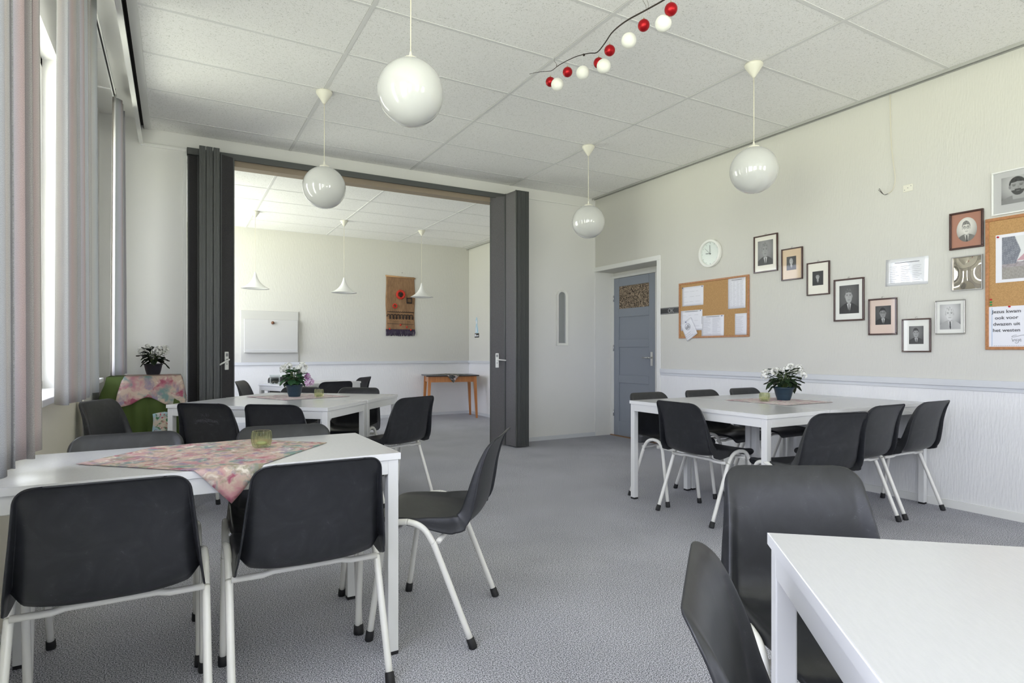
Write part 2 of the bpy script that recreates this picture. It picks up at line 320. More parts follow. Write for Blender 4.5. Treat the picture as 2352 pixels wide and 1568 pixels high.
# ---------------------------------------------------------------- mesh builder
class MB:
    def __init__(s): s.v = []; s.f = []; s.m = []; s.uv = None; s.col = None; s.sm = []
    def add(s, vs, fs, mi=0, smooth=False):
        o = len(s.v); s.v += [tuple(p) for p in vs]
        for f in fs: s.f.append(tuple(i+o for i in f)); s.m.append(mi); s.sm.append(smooth)
        return s
    def box(s, x0, x1, y0, y1, z0, z1, mi=0, M=None):
        vs = [(x, y, z) for z in (z0, z1) for y in (y0, y1) for x in (x0, x1)]
        if M is not None: vs = [tuple(M @ Vector(p)) for p in vs]
        return s.add(vs, [(0, 2, 3, 1), (4, 5, 7, 6), (0, 1, 5, 4), (2, 6, 7, 3), (0, 4, 6, 2), (1, 3, 7, 5)], mi)
    def tube(s, pts, r, n=10, mi=0, cap=True):
        pts = [Vector(p) for p in pts]; R = r if isinstance(r, (list, tuple)) else [r]*len(pts)
        vs = []; fs = []; up = None
        for i, p in enumerate(pts):
            t = (pts[min(i+1, len(pts)-1)]-pts[max(i-1, 0)]).normalized()
            if up is None: up = Vector((0, 0, 1)) if abs(t.z) < 0.9 else Vector((1, 0, 0))
            a = (up - t*up.dot(t))
            if a.length < 1e-6: a = t.orthogonal()
            a.normalize(); b = t.cross(a); up = a
            for k in range(n):
                q = 2*PI*k/n; vs.append(p+(a*math.cos(q)+b*math.sin(q))*R[i])
        for i in range(len(pts)-1):
            for k in range(n):
                a_, b_ = i*n+k, i*n+(k+1) % n
                fs.append((a_, b_, b_+n, a_+n))
        if cap: fs.append(tuple(range(n-1, -1, -1))); fs.append(tuple(range((len(pts)-1)*n, len(pts)*n)))
        return s.add(vs, fs, mi, True)
    def lathe(s, prof, c=(0, 0, 0), n=32, mi=0, rib=None):
        vs = []; fs = []
        for r, z in prof:
            for k in range(n):
                q = 2*PI*k/n; rr = r*(rib(q, z) if rib else 1)
                vs.append((c[0]+rr*math.cos(q), c[1]+rr*math.sin(q), c[2]+z))
        for i in range(len(prof)-1):
            for k in range(n):
                a, b = i*n+k, i*n+(k+1) % n
                fs.append((a, b, b+n, a+n))
        return s.add(vs, fs, mi, True)
    def ball(s, c, r, n=24, m=14, mi=0):
        pr = [(max(1e-5, r*math.sin(PI*i/m)), -r*math.cos(PI*i/m)) for i in range(m+1)]
        return s.lathe(pr, c, n, mi)
    def grid(s, fn, nu, nv, mi=0, smooth=True):
        vs = [fn(i/nu, j/nv) for j in range(nv+1) for i in range(nu+1)]
        fs = [(j*(nu+1)+i, j*(nu+1)+i+1, (j+1)*(nu+1)+i+1, (j+1)*(nu+1)+i) for j in range(nv) for i in range(nu)]
        return s.add(vs, fs, mi, smooth)
    def poly(s, pts, mi=0): return s.add(pts, [tuple(range(len(pts)))], mi)
    def build(s, name, mats, parent=None, loc=None):
        me = bpy.data.meshes.new(name); me.from_pydata(s.v, [], s.f)
        if not isinstance(mats, (list, tuple)): mats = [mats]
        for m in mats: me.materials.append(m)
        me.polygons.foreach_set('material_index', s.m); me.polygons.foreach_set('use_smooth', s.sm)
        if s.uv is not None:
            l = me.uv_layers.new(name='UVMap')
            for lp in me.loops: l.data[lp.index].uv = s.uv[lp.vertex_index]
        if s.col is not None:
            ca = me.color_attributes.new('Col', 'FLOAT_COLOR', 'POINT')
            for i, c in enumerate(s.col): ca.data[i].color = (c[0], c[1], c[2], 1)
        me.update()
        o = bpy.data.objects.new(name, me); C.objects.link(o)
        if parent: o.parent = parent
        if loc: o.location = loc
        return o

def thing(name, label, cat, loc=(0, 0, 0), rz=0.0, group=None):
    o = bpy.data.objects.new(name, None); C.objects.link(o); o.empty_display_size = 0.1
    o.location = loc; o.rotation_euler = (0, 0, rz); o['label'] = label; o['category'] = cat
    if group: o['group'] = group
    return o
def tag(o, label, cat, group=None):
    o['label'] = label; o['category'] = cat
    if group: o['group'] = group
    return o
def struct(o): o['kind'] = 'structure'; return o
def dup(root, loc, rz, label, group=None):
    r = root.copy(); C.objects.link(r); r.location = loc; r.rotation_euler = (0, 0, rz); r['label'] = label
    if group: r['group'] = group
    for ch in list(root.children):
        c = ch.copy(); C.objects.link(c); c.parent = r
        for g in list(ch.children):
            d = g.copy(); C.objects.link(d); d.parent = c
    return r
def bevel(o, w, seg=2):
    m = o.modifiers.new('bevel', 'BEVEL'); m.width = w; m.segments = seg; m.limit_method = 'ANGLE'; return o
def B(name, mats, *boxes, parent=None):
    m = MB()
    for b in boxes: m.box(*b)
    return m.build(name, mats, parent)

XR, YP, HC, XL = 4.79, 6.25, 3.107, -0.575
YB, XR2, HF = 9.65, 4.58, 2.95
# ================================================================= SETTING
struct(B('floor', CARPET, (-0.75, 5.3, -3.1, 9.8, -0.05, 0.0)))
# right wall: upper wallpaper, dado below, door recess at the far end
def wallbox(m, x0, x1, y0, y1, zs=((0, 0.86, 1), (0.86, 3.3, 0))):
    for z0, z1, mi in zs: m.box(x0, x1, y0, y1, z0, z1, mi)
m = MB(); wallbox(m, XR, XR+0.30, -3.1, 5.085); m.box(XR, XR+0.30, 5.085, 6.26, 2.145, 3.3, 0)
struct(m.build('wall_right', [WALL, DADO]))
struct(B('wall_niche', WALLS, (XR-0.001, XR+0.30, 6.24, 6.35, 0, 3.3), (5.09, 5.2, 5.0, 6.3, 2.1, 2.2)))
# rear wall with two windows
m = MB(); m.box(-0.75, 0.60, -3.15, -3.0, 0, 3.3); m.box(1.70, 2.80, -3.15, -3.0, 0, 3.3); m.box(3.90, 5.1, -3.15, -3.0, 0, 3.3)
for a, b in ((0.60, 1.70), (2.80, 3.90)): m.box(a, b, -3.15, -3.0, 0, 0.9); m.box(a, b, -3.15, -3.0, 2.75, 3.3)
struct(m.build('wall_rear', WALL))
# left (window) wall
m = MB(); ys = [-3.1, -2.45, -0.35, 0.15, 2.60, 3.20, 4.20, 5.12]
for i in range(0, len(ys)-1, 2): m.box(XL-0.17, XL, ys[i], ys[i+1], 0.88, 2.75)  # last pier is unseen, added to keep window light off the left panel
m.box(XL-0.17, XL, 5.62, 6.30, 0.88, 3.3); m.box(XL-0.17, XL, 5.12, 5.62, 2.75, 3.3)
m.box(XL-0.17, XL, -3.1, 6.30, 0, 0.88); m.box(XL-0.17, XL, -3.1, 5.12, 2.75, 3.3)
struct(m.build('wall_left', WALLS))
# partition wall (between the rooms) left and right of the folding doors, and lintel
m = MB(); m.box(XL-0.17, 0.06, YP, YP+0.12, 0, 2.955); struct(m.build('wall_partition_left', WALLS))
struct(bevel(B('trim_1', WHITE, (0.06, 0.092, YP-0.012, YP+0.13, 0, 2.96), (-0.27, 0.092, YP-0.02, YP, 2.945, 2.972)), 0.003))
m = MB(); m.box(3.60, XR+0.02, YP, YP+0.12, 0, 3.0); struct(m.build('wall_partition_right', WALLS))
struct(B('wall_lintel', WALLS, (XL-0.17, XR+0.02, YP+0.002, YP+0.118, 2.945, 3.3)))
struct(B('trim_2', WHITE, (3.60, XR, YP-0.015, YP, 2.975, 2.99)))
struct(B('trim_3', RAIL, (3.60, XR, YP-0.010, YP, 0.0, 0.05)))
# ceiling: suspended tiles, grid, left drop profile, window strip ceiling
struct(B('ceiling', TILE, (-0.20, XR-0.045, -3.0, YP-0.004, HC, HC+0.02)))
m = MB()
for x in (0.996, 2.256, 3.516): m.box(x-0.012, x+0.012, -3.0, YP-0.005, HC-0.003, HC+0.001)
j = -11
while 3.395+0.63*j < YP:
    y = 3.395+0.63*j
    if y > -3: m.box(-0.20, XR-0.045, y-0.011, y+0.011, HC-0.0025, HC+0.001)
    j += 1
struct(m.build('trim_4', TGRID))
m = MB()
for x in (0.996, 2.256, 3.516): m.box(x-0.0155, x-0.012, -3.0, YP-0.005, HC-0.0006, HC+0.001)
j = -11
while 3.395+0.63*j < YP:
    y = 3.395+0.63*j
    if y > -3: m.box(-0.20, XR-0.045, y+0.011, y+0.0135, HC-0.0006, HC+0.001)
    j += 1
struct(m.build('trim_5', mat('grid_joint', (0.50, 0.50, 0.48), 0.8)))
struct(B('trim_6', mat('shadow_line_trim', (0.42, 0.42, 0.40), 0.6), (XR-0.047, XR-0.036, -3.0, YP, HC-0.022, HC+0.03), (XR-0.012, XR, -3.0, YP, HC-0.022, HC-0.008)))  # grey, with the black strip above, paints the shadow line along the wall
struct(B('trim_7', BLACKGAP, (XR-0.036, XR, -3.0, YP, HC+0.035, HC+0.045)))
struct(B('trim_8', TRIMW, (-0.280, -0.268, -3.0, YP-0.005, 2.965, HC+0.09), (-0.280, -0.250, -3.0, YP-0.005, 2.957, 2.969), (-0.243, -0.19, -3.0, YP-0.005, HC-0.012, HC+0.02)))
struct(B('trim_9', BLACKGAP, (-0.268, -0.205, -3.0, YP-0.005, HC+0.02, HC+0.04), (-0.2675, -0.2645, -3.0, YP-0.006, 3.055, HC+0.02)))
struct(B('ceiling_window_strip', WALLS, (XL-0.17, -0.268, -3.1, YP+0.01, 3.18, 3.3)))
struct(B('ceiling_upper', WALLS, (-0.28, 5.2, -3.1, YP, 3.30, 3.35)))
# chair rail on right wall, skirting
struct(bevel(B('trim_10', RAIL, (XR-0.022, XR+0.001, -3.0, 5.03, 0.865, 0.912), (XR-0.010, XR+0.001, -3.0, 5.03, 0.838, 0.865)), 0.003))
struct(B('baseboard_right', WHITE, (XR-0.012, XR+0.001, -3.0, 5.03, 0, 0.055)))
struct(B('baseboard_left', WHITE, (XL-0.001, XL+0.012, -3.0, YP, 0, 0.06)))
# ---- far room
m = MB(); m.box(XL-0.17, XR2+0.2, YB, YB+0.15, 0, 0.9, 1); m.box(XL-0.17, XR2+0.2, YB, YB+0.15, 0.9, 3.3, 0)
struct(m.build('wall_far', [WALL, DADO]))
m = MB(); m.box(XR2, XR2+0.3, YP+0.12, YB, 0, 0.9, 1); m.box(XR2, XR2+0.3, YP+0.12, YB, 0.9, 3.3, 0); struct(m.build('wall_far_right', [WALL, DADO]))
m = MB(); m.box(XL-0.17, XL, 6.30, 7.05, 0, 3.3); m.box(XL-0.17, XL, 9.45, 9.8, 0, 3.3); m.box(XL-0.17, XL, 7.05, 9.45, 0, 0.9); m.box(XL-0.17, XL, 7.05, 9.45, 2.80, 3.3)
struct(m.build('wall_far_left', WALLS))
struct(B('ceiling_far', TILE, (XL, XR2, YP+0.12, YB, HF, HF+0.02)))
m = MB()
for x in (-0.26, 0.915, 2.085, 3.265, 4.44): m.box(x-0.012, x+0.012, YP+0.12, YB, HF-0.003, HF+0.001)
for k in range(6): y = 6.62+0.6*k; m.box(XL, XR2-0.03, y-0.011, y+0.011, HF-0.0025, HF+0.001)
struct(m.build('trim_11', TGRID))
struct(B('trim_12', RAIL, (XL, XR2, YB-0.022, YB, 0.898, 0.942), (XR2-0.022, XR2, YP+0.13, YB, 0.898, 0.942), (XL, XR2, YB-0.012, YB, 0, 0.05), (XR2-0.012, XR2, YP+0.13, YB, 0, 0.05)))
struct(B('trim_13', MATS['shadow_line_trim'], (XR2-0.055, XR2-0.04, YP+0.12, YB, HF-0.03, HF+0.02)))  # same grey paints the shadow gap at the far ceiling edge
# ---- windows
def window(n, ax, k, a0, a1, z0, z1, parts, transom):
    def bx(mb, p0, p1, q0, q1, u0, u1, mi=0):
        if ax == 'x': mb.box(k-u1, k-u0, p0, p1, q0, q1, mi)
        else: mb.box(p0, p1, k-u1, k-u0, q0, q1, mi)
    r = bpy.data.objects.new('window_%d' % n, None); C.objects.link(r); struct(r)
    f = MB(); t = 0.05
    bx(f, a0, a1, z0, z0+t, 0.03, 0.10); bx(f, a0, a1, z1-t, z1, 0.03, 0.10); bx(f, a0, a0+t, z0, z1, 0.03, 0.10); bx(f, a1-t, a1, z0, z1, 0.03, 0.10)
    for i in range(1, parts): c = a0+(a1-a0)*i/parts; bx(f, c-0.03, c+0.03, z0, z1, 0.03, 0.10)
    bx(f, a0, a1, transom-0.025, transom+0.025, 0.035, 0.095)
    bevel(f.build('window_frame', WHITE, r), 0.004)
    for i in range(parts):
        c0 = a0+(a1-a0)*i/parts; c1 = a0+(a1-a0)*(i+1)/parts
        g = MB()
        if ax == 'x': g.poly([(k-0.065, c0+0.03, z0+t), (k-0.065, c1-0.03, z0+t), (k-0.065, c1-0.03, z1-t), (k-0.065, c0+0.03, z1-t)])
        else: g.poly([(c0+0.03, k-0.065, z0+t), (c1-0.03, k-0.065, z0+t), (c1-0.03, k-0.065, z1-t), (c0+0.03, k-0.065, z1-t)])
        g.build('pane', PANE, r)
    s = MB(); bx(s, a0-0.03, a1+0.03, z0-0.03, z0+0.002, -0.13 if ax == 'x' else -0.06, 0.06)
    bevel(s.build('window_sill', WHITE, r), 0.004)
    return r
for i, w in enumerate(WINDOWS): window(i+1, *w, parts=2 if w[2]-w[1] and (w[0] == 'y' or w[3]-w[2] < 2) and w[3]-w[2] > 1 else (1 if w[3]-w[2] < 1 else 3), transom=2.12)
struct(B('trim_14', CREAM, (XL+0.0, XL+0.014, 2.72, 5.05, 0.08, 0.84)))
struct(B('trim_15', WHITE, (XL+0.0, XL+0.022, 5.05, 5.10, 0.06, 0.86), (XL, XL+0.018, 2.56, 2.60, 0.06, 0.86), (XL, XL+0.018, 2.56, 5.10, 0.84, 0.87)))
# ---- door in niche
d = bpy.data.objects.new('door_1', None); C.objects.link(d); struct(d)
DX = 5.05; D0, D1, DZ = 5.40, 6.165, 2.06
m = MB(); m.box(DX, DX+0.04, D0, D1, 0.012, DZ)
leaf = bevel(m.build('door_leaf', DOORM, d), 0.002)
m = MB()
def pframe(mb, x, y0, y1, z0, z1, w, t):
    mb.box(x-t, x, y0, y1, z0, z0+w); mb.box(x-t, x, y0, y1, z1-w, z1); mb.box(x-t, x, y0, y0+w, z0, z1); mb.box(x-t, x, y1-w, y1, z0, z1)
# raised stiles and rails leaving three sunk panels and the glazing
st = 0.10
m.box(DX-0.012, DX, D0, D0+st, 0.012, DZ); m.box(DX-0.012, DX, D1-st, D1, 0.012, DZ)
for z0, z1 in ((0.012, 0.20), (0.70, 0.80), (1.16, 1.26), (1.55, 1.66), (1.95, DZ)): m.box(DX-0.012, DX, D0+st, D1-st, z0, z1)
bevel(m.build('door_panelling', DOORM, d), 0.005)
m = MB(); m.box(DX-0.004, DX-0.001, D0+st, D1-st, 1.66, 1.95); m.build('pane', OBSCURE, d)
m = MB(); m.box(DX-0.020, DX-0.012, D0+0.025, D0+0.065, 0.93, 1.10)
hp = bevel(m.build('door_handle', CHROME, d), 0.003)
m = MB(); m.tube([(DX-0.018, D0+0.045, 1.03), (DX-0.062, D0+0.045, 1.03), (DX-0.066, D0+0.06, 1.03), (DX-0.066, D0+0.16, 1.03)], 0.009, 8); m.build('lever', CHROME, hp)
m = MB()
for z in (0.30, 1.15, 1.80): m.tube([(DX-0.016, D1+0.002, z-0.04), (DX-0.016, D1+0.002, z+0.04)], 0.008, 8)
m.build('hinge', CHROME, d)
struct(bevel(B('trim_16', WHITE, (XR-0.016, XR+0.001, 5.03, 5.085, 0, 2.145), (XR-0.016, XR+0.001, 5.03, 6.25, 2.146, 2.20), (DX-0.01, DX+0.05, D1+0.004, 6.238, 0, DZ+0.003), (DX-0.01, DX+0.05, 5.30, D0-0.004, 0, DZ+0.003), (DX-0.01, DX+0.05, 5.30, 6.238, DZ+0.004, 2.099)), 0.003))
struct(B('trim_17', mat('threshold', (0.30, 0.17, 0.09), 0.6), (DX-0.03, DX+0.04, 5.35, 6.22, 0, 0.011)))
struct(B('wall_niche_side', WALLS, (XR, 5.2, 5.04, 5.088, 0, 2.145), (DX+0.045, 5.25, 5.0, 6.3, 0, 2.2)))

# ================================================================= PARTITION
t = thing('partition_track', 'dark grey ceiling track with brown underside over the wide opening between the rooms', 'track', (0, 0, 0))
m = MB(); m.box(0.092, 3.60, YP-0.05, YP+0.03, 2.925, 2.966); m.box(0.092, 3.60, YP-0.065, YP-0.05, 2.915, 2.975); bevel(m.build('rail', ALU, t), 0.004)
m = MB(); m.box(0.45, 3.30, YP-0.03, YP+0.10, 2.865, 2.924); m.build('underside', TRACKB, t)
def leafpanel(parent, p0, p1, th, z0, z1, fmat, name='panel'):
    p0 = Vector((*p0, 0)); p1 = Vector((*p1, 0)); d = p1-p0; L = d.length; d.normalize()
    M = Matrix.Translation(p0) @ Matrix.Rotation(math.atan2(d.y, d.x), 4, 'Z')
    m = MB(); m.box(0.012, L-0.012, -th/2, th/2, z0, z1, 0, M)
    o = m.build(name, fmat, parent)
    for a, b in ((0, 0.013), (L-0.013, L)):
        e = MB(); e.box(a, b, -th/2-0.003, th/2+0.003, z0-0.004, z1+0.004, 0, M); e.build('edge_profile', ALU, o)
    return o
def foldstack(parent, xs, y0, y1, th, z0, z1):
    for x in xs:
        m = MB(); m.box(x-th/2+0.003, x+th/2-0.003, y0+0.02, y1, z0, z1); o = m.build('panel', ANTH, parent)
        e = MB(); e.box(x-th/2, x+th/2, y0, y0+0.02, z0, z1)
        for k in range(4):
            q = x-th/2+th*(k+0.5)/4; e.box(q-th*0.085, q+th*0.085, y0-0.007, y0, z0, z1)
        e.build('edge_profile', ALU, o)
pl = thing('folding_partition', 'black folding partition stacked at the left end of the opening', 'partition', (0.25, YP-0.05, 0))
pl.location = (0, 0, 0)
foldstack(pl, (0.212, 0.268, 0.325), 6.02, 6.30, 0.052, 0.012, 2.955)
leafpanel(pl, (0.095, YP+0.02), (0.19, YP+0.02), 0.03, 0.012, 2.93, ANTH)
pend = leafpanel(pl, (0.352, 6.12), (0.475, 6.19), 0.035, 0.012, 2.93, ANTH)
def phandle(parent, c, ang, tilt, z=1.0):
    M = Matrix.Translation(Vector((c[0], c[1], z))) @ Matrix.Rotation(ang, 4, 'Z')
    m = MB(); m.box(-0.020, 0.020, -0.012, 0, -0.085, 0.085, 0, M); o = bevel(m.build('door_handle', PLASTW, parent), 0.008, 3)
    m = MB(); m.box(-0.012, 0.012, -0.0135, -0.011, 0.04, 0.07, 0, M); m.tube([M @ Vector((0, -0.0135, -0.03)), M @ Vector((0, -0.011, -0.03))], 0.006, 10); m.build('keyhole', GREYT, o)
    m = MB(); a = tilt
    pts = [(0, -0.01, 0.012), (0, -0.045, 0.012), (-0.01*math.cos(a), -0.05, 0.012-0.01*math.sin(a)), (-0.11*math.cos(a), -0.05, 0.012-0.11*math.sin(a))]
    m.tube([M @ Vector(p) for p in pts], 0.008, 8); m.build('lever', PLASTW, o)
phandle(pl, (0.412, 6.136), math.atan2(0.07, 0.123), 0.45, 1.02)
pr_ = thing('folding_partition', 'charcoal felt folding partition stacked at the right end of the opening', 'partition', (0, 0, 0))
leafpanel(pr_, (3.235, 6.24), (3.385, 6.14), 0.035, 0.012, 2.93, ANTHR)
leafpanel(pr_, (3.395, 6.13), (3.415, 5.91), 0.03, 0.012, 2.955, ANTHR)
foldstack(pr_, (3.442, 3.492, 3.542), 5.90, 6.26, 0.046, 0.012, 2.955)
phandle(pr_, (3.298, 6.176), math.atan2(-0.10, 0.15), PI-0.1, 1.0)

# ================================================================= CHAIR
def interp(tab, s):
    for (a, va), (b, vb) in zip(tab, tab[1:]):
        if s <= b: q = (s-a)/(b-a); q = q if tab[0][1] < 0.21 and len(tab) != 7 else q*q*(3-2*q); return va+(vb-va)*q
    return tab[-1][1]
def catmull(P, n):
    out = []
    for i in range(len(P)-1):
        p0, p1, p2, p3 = (Vector(P[max(i-1, 0)]), Vector(P[i]), Vector(P[i+1]), Vector(P[min(i+2, len(P)-1)]))
        for k in range(n):
            t = k/n; out.append(0.5*((2*p1)+(p2-p0)*t+(2*p0-5*p1+4*p2-p3)*t*t+(3*p1-p0-3*p2+p3)*t*t*t))
    out.append(Vector(P[-1])); return out
def shell_mesh():
    prof = catmull([(0.236, 0.408), (0.240, 0.428), (0.224, 0.446), (0.18, 0.454), (0.10, 0.452), (0.0, 0.442), (-0.08, 0.430), (-0.135, 0.428),
                    (-0.178, 0.446), (-0.202, 0.485), (-0.214, 0.54), (-0.226, 0.61), (-0.240, 0.68), (-0.256, 0.735), (-0.276, 0.768), (-0.290, 0.778)], 4)
    L = [0.0]
    for a, b in zip(prof, prof[1:]): L.append(L[-1]+(b-a).length)
    T = L[-1]
    width = [(0, 0.205), (0.12, 0.220), (0.40, 0.228), (0.52, 0.231), (1.05, 0.184)]
    dep = [(0, 0.002), (0.15, 0.010), (0.30, 0.022), (0.40, 0.044), (0.50, 0.060), (0.58, 0.054), (0.72, 0.034), (0.86, 0.018), (0.95, 0.006), (1, 0.0)]
    fl = [(0, 0.004), (0.15, 0.014), (0.30, 0.032), (0.40, 0.055), (0.48, 0.070), (0.54, 0.066), (0.63, 0.052), (0.74, 0.038), (0.86, 0.022), (0.95, 0.008), (1, 0.0)]
    us = [0, 0.2, 0.4, 0.54, 0.64, 0.71, 0.77, 0.81, 0.84, 0.87, 0.895, 0.918, 0.938, 0.953, 0.965, 0.975, 0.983, 0.991, 1.0]
    us = [-u for u in reversed(us[1:])]+us
    m = MB(); nu = len(us)-1
    ss = lambda a, b, x: (lambda q: q*q*(3-2*q))(min(1, max(0, (x-a)/(b-a))))
    vs = []
    for i, p in enumerate(prof):
        s = L[i]/T
        tg = (prof[min(i+4, len(prof)-1)]-prof[max(i-4, 0)]).normalized()
        nrm = Vector((tg.y, -tg.x))        # travelling back and up: sitter side
        w = interp(width, s)
        r = 0.062
        if T-L[i] < r: w -= r*0.95*(1-math.sqrt(max(0, 1-((r-(T-L[i]))/r)**2)))
        r = 0.06
        if L[i] < r: w -= r*0.9*(1-math.sqrt(max(0, 1-((r-L[i])/r)**2)))
        a = interp(dep, s); b = interp(fl, s)
        for u in us:
            h = a*(0.55*abs(u)**3.5+0.45*ss(0.80, 0.97, abs(u))) - b*ss(0.955, 1.0, abs(u)) + 0.012*u*u*(min(1, (1-s)*5) if s > 0.55 else 0.3)
            q = p+nrm*h
            vs.append((w*u, q.x, q.y))
    fs = [(i*(nu+1)+k, i*(nu+1)+k+1, (i+1)*(nu+1)+k+1, (i+1)*(nu+1)+k) for i in range(len(prof)-1) for k in range(nu)]
    m.add(vs, fs, 0, True)
    return m
def chair(label, loc, deg, group):
    t = thing('stacking_chair', label, 'chair', (loc[0], loc[1], 0), math.radians(deg), group)
    o = shell_mesh().build('seat_shell', SHELL, t)
    so = o.modifiers.new('thickness', 'SOLIDIFY'); so.thickness = 0.0045; so.offset = 0
    for sgn in (-1, 1):
        X = lambda z: sgn*(0.237+0.002*(0.45-z)/0.45)
        fr = catmull([(0.202, 0.014), (0.152, 0.36), (0.143, 0.405), (0.125, 0.438), (0.095, 0.456), (0.05, 0.461)], 5)
        rr = catmull([(-0.202, 0.014), (-0.068, 0.345), (-0.048, 0.388), (-0.020, 0.430), (0.012, 0.452), (0.05, 0.461)], 5)
        for pts in (fr, rr):
            m = MB(); m.tube([(X(p.y), p.x, p.y) for p in pts], 0.0122, 12)
            lg = m.build('leg', TUBE, t)
            a, b = pts[0], pts[3]; dd = (b-a).normalized(); z1 = a+dd*0.022
            base = a-dd*0.012
            m = MB(); m.tube([(X(0), base.x, 0.0), (X(0), base.x+dd.x*0.006, 0.006), (X(0), z1.x, z1.y), (X(0), z1.x+dd.x*0.003, z1.y+0.003)], [0.0155, 0.0165, 0.0155, 0.0125], 12)
            m.build('foot_cap', RUBBER, lg)
    for y, z in ((-0.070, 0.392), (0.115, 0.412)):
        m = MB(); m.tube([(-0.232, y, z), (-0.14, y, z-0.001), (-0.11, y, z+0.006), (0.11, y, z+0.006), (0.14, y, z-0.001), (0.232, y, z)], 0.0105, 10)
        m.build('crossbar', TUBE, t)
    return t
GA = 'chairs around the near left table'; GB = 'chairs around the table with the white and violet plant'
GR = 'chairs around the tables by the picture wall'; GD = 'chairs at the near right table'; GC = 'chairs in the far room'
c0 = chair('black plastic chair seen from behind at the far left of the foreground', (-0.155, 2.12), 0, GA)
ca, sa = 0.766, -0.643
def bp(t, o): return (-0.057+ca*t+0.643*o, 4.77+sa*t+0.766*o)
CH = [((0.385, 2.13), 0, 'black chair seen from behind beside the foreground corner leg, cloth tip over its left edge', GA),
 ((0.955, 2.322), 52, 'black chair standing at the right end of the near left table, seen side on', GA),
 ((-0.165, 2.575), 180, 'black chair across the near left table, nearest the window', GA),
 ((0.405, 2.545), 176, 'black chair across the near left table behind the green glass', GA),
 (bp(0.47, 0.03), -40, 'black chair with a pale scuff mark on its back at the middle left table', GB),
 (bp(0.95, 0.03), -38, 'unmarked black chair pushed to the middle left table next to the scuffed one', GB),
 ((1.42, 4.36), 24, 'black chair at the right end of the middle left table facing away towards the opening', GB),
 (bp(0.78, 1.17), 143, 'black chair on the far side of the middle left table right of the green glass', GB),
 (bp(0.20, 1.17), 142, 'black chair on the far side of the middle left table, hidden behind the plant', GB),
 ((-0.22, 4.75), -118, 'black chair in front of the green draped table by the window', GB),
 ((3.29, 3.337), 180, 'black chair nearest the grey door across the picture wall tables', GR),
 ((3.135, 2.87), -90, 'black chair at the left end of the picture wall tables, back to the aisle', GR),
 ((3.90, 3.35), 180, 'middle of the three black chairs across the picture wall tables', GR),
 ((4.44, 3.35), 180, 'black chair closest to the right wall across the picture wall tables, behind the green glass', GR),
 ((3.22, 2.19), -14, 'black chair at the picture wall tables, directly behind the big foreground chair', GR),
 ((3.86, 2.33), 0, 'middle chair of three on the near side of the picture wall tables', GR),
 ((4.42, 2.33), 0, 'black chair on the near side closest to the right wall and its skirting', GR),
 ((1.40, 0.86), 149, 'large black chair facing the camera behind the near right table corner', GD),
 ((0.865, 0.435), -139, 'black chair cut by the bottom frame edge left of the near right table', GD),
 ((0.885, 7.16), -112, 'black chair at the left end of the far room table', GC),
 ((1.48, 6.87), 12, 'black chair with square shoulders on the near side of the far room table', GC),
 ((1.91, 7.74), 48, 'greyer chair at the right end of the far room table', GC),
 ((1.28, 7.85), 200, 'black chair behind the far room table next to the glass jar', GC)]
for (x, y), deg, lab, g in CH:
    ch = dup(c0, (x, y, 0), math.radians(deg), lab, g)
    if 'scuff mark' in lab:
        rs = random.Random(2); m = MB()
        py = lambda z: -0.226-(z-0.61)*0.20 if z < 0.68 else -0.240-(z-0.68)*0.29
        for k in range(110):
            x0 = rs.uniform(-0.085, 0.085); z0 = 0.662-1.6*x0*x0*(1 if k % 3 else 0.3)+rs.gauss(0, 0.004+0.004*(k % 2))
            a = -3.0*x0+rs.gauss(0, 0.25) if k < 95 else rs.uniform(1.3, 1.9); L = rs.uniform(0.008, 0.026)
            if k >= 95: z0 += 0.03; x0 *= 0.4
            q = [(x0+math.cos(a)*L*i/4, z0+math.sin(a)*L*i/4) for i in range(5)]
            m.tube([(xx, py(zz)-0.0026+0.010*(xx/0.2)**2, zz) for xx, zz in q], rs.uniform(0.0003, 0.0008), 5)
        m.build('scuff_mark', mat('scuff', (0.085, 0.085, 0.095), 0.7), ch)

# ================================================================= TABLES
def table(label, corner, deg, L, Wd, group=None, top=TABLETOP):
    t = thing('table', label, 'table', (corner[0], corner[1], 0), math.radians(deg), group)
    m = MB(); m.box(0.002, L-0.002, 0.002, Wd-0.002, 0.7165, 0.739, 0); o = bevel(m.build('tabletop', top, t), 0.0015, 1)
    m = MB(); e = 0.0025
    m.box(0, L, 0, e, 0.7155, 0.7382); m.box(0, L, Wd-e, Wd, 0.7155, 0.7382); m.box(0, e, e, Wd-e, 0.7155, 0.7382); m.box(L-e, L, e, Wd-e, 0.7155, 0.7382)
    m.build('edge_band', TABLEEDGE, o)
    m = MB(); i = 0.006; a = 0.025; z0, z1 = 0.662, 0.7155
    m.box(i+0.04, L-i-0.04, i, i+a, z0, z1); m.box(i+0.04, L-i-0.04, Wd-i-a, Wd-i, z0, z1); m.box(i, i+a, i+0.04, Wd-i-0.04, z0, z1); m.box(L-i-a, L-i, i+0.04, Wd-i-0.04, z0, z1)
    bevel(m.build('apron', TABLELEG, t), 0.002)
    for x in (i, L-i-0.04):
        for y in (i, Wd-i-0.04):
            m = MB(); m.box(x, x+0.04, y, y+0.04, 0.012, 0.7155); lg = bevel(m.build('leg', TABLELEG, t), 0.003)
            m = MB(); m.box(x+0.001, x+0.039, y+0.001, y+0.039, 0, 0.012); m.build('glide', RUBBER, lg)
    return t
table('near left table with the large floral cloth and one green glass', (-0.495, 2.087), 0.6, 1.215, 0.615)
P1 = (-0.057, 4.77)
table('front table of the middle left pair, under the plant with violet blooms', P1, -40, 1.21, 0.615, 'middle left pair of tables')
table('rear table of the middle left pair, nearer the opening', (P1[0]+0.643*0.63, P1[1]+0.766*0.63), -40, 1.21, 0.615, 'middle left pair of tables')
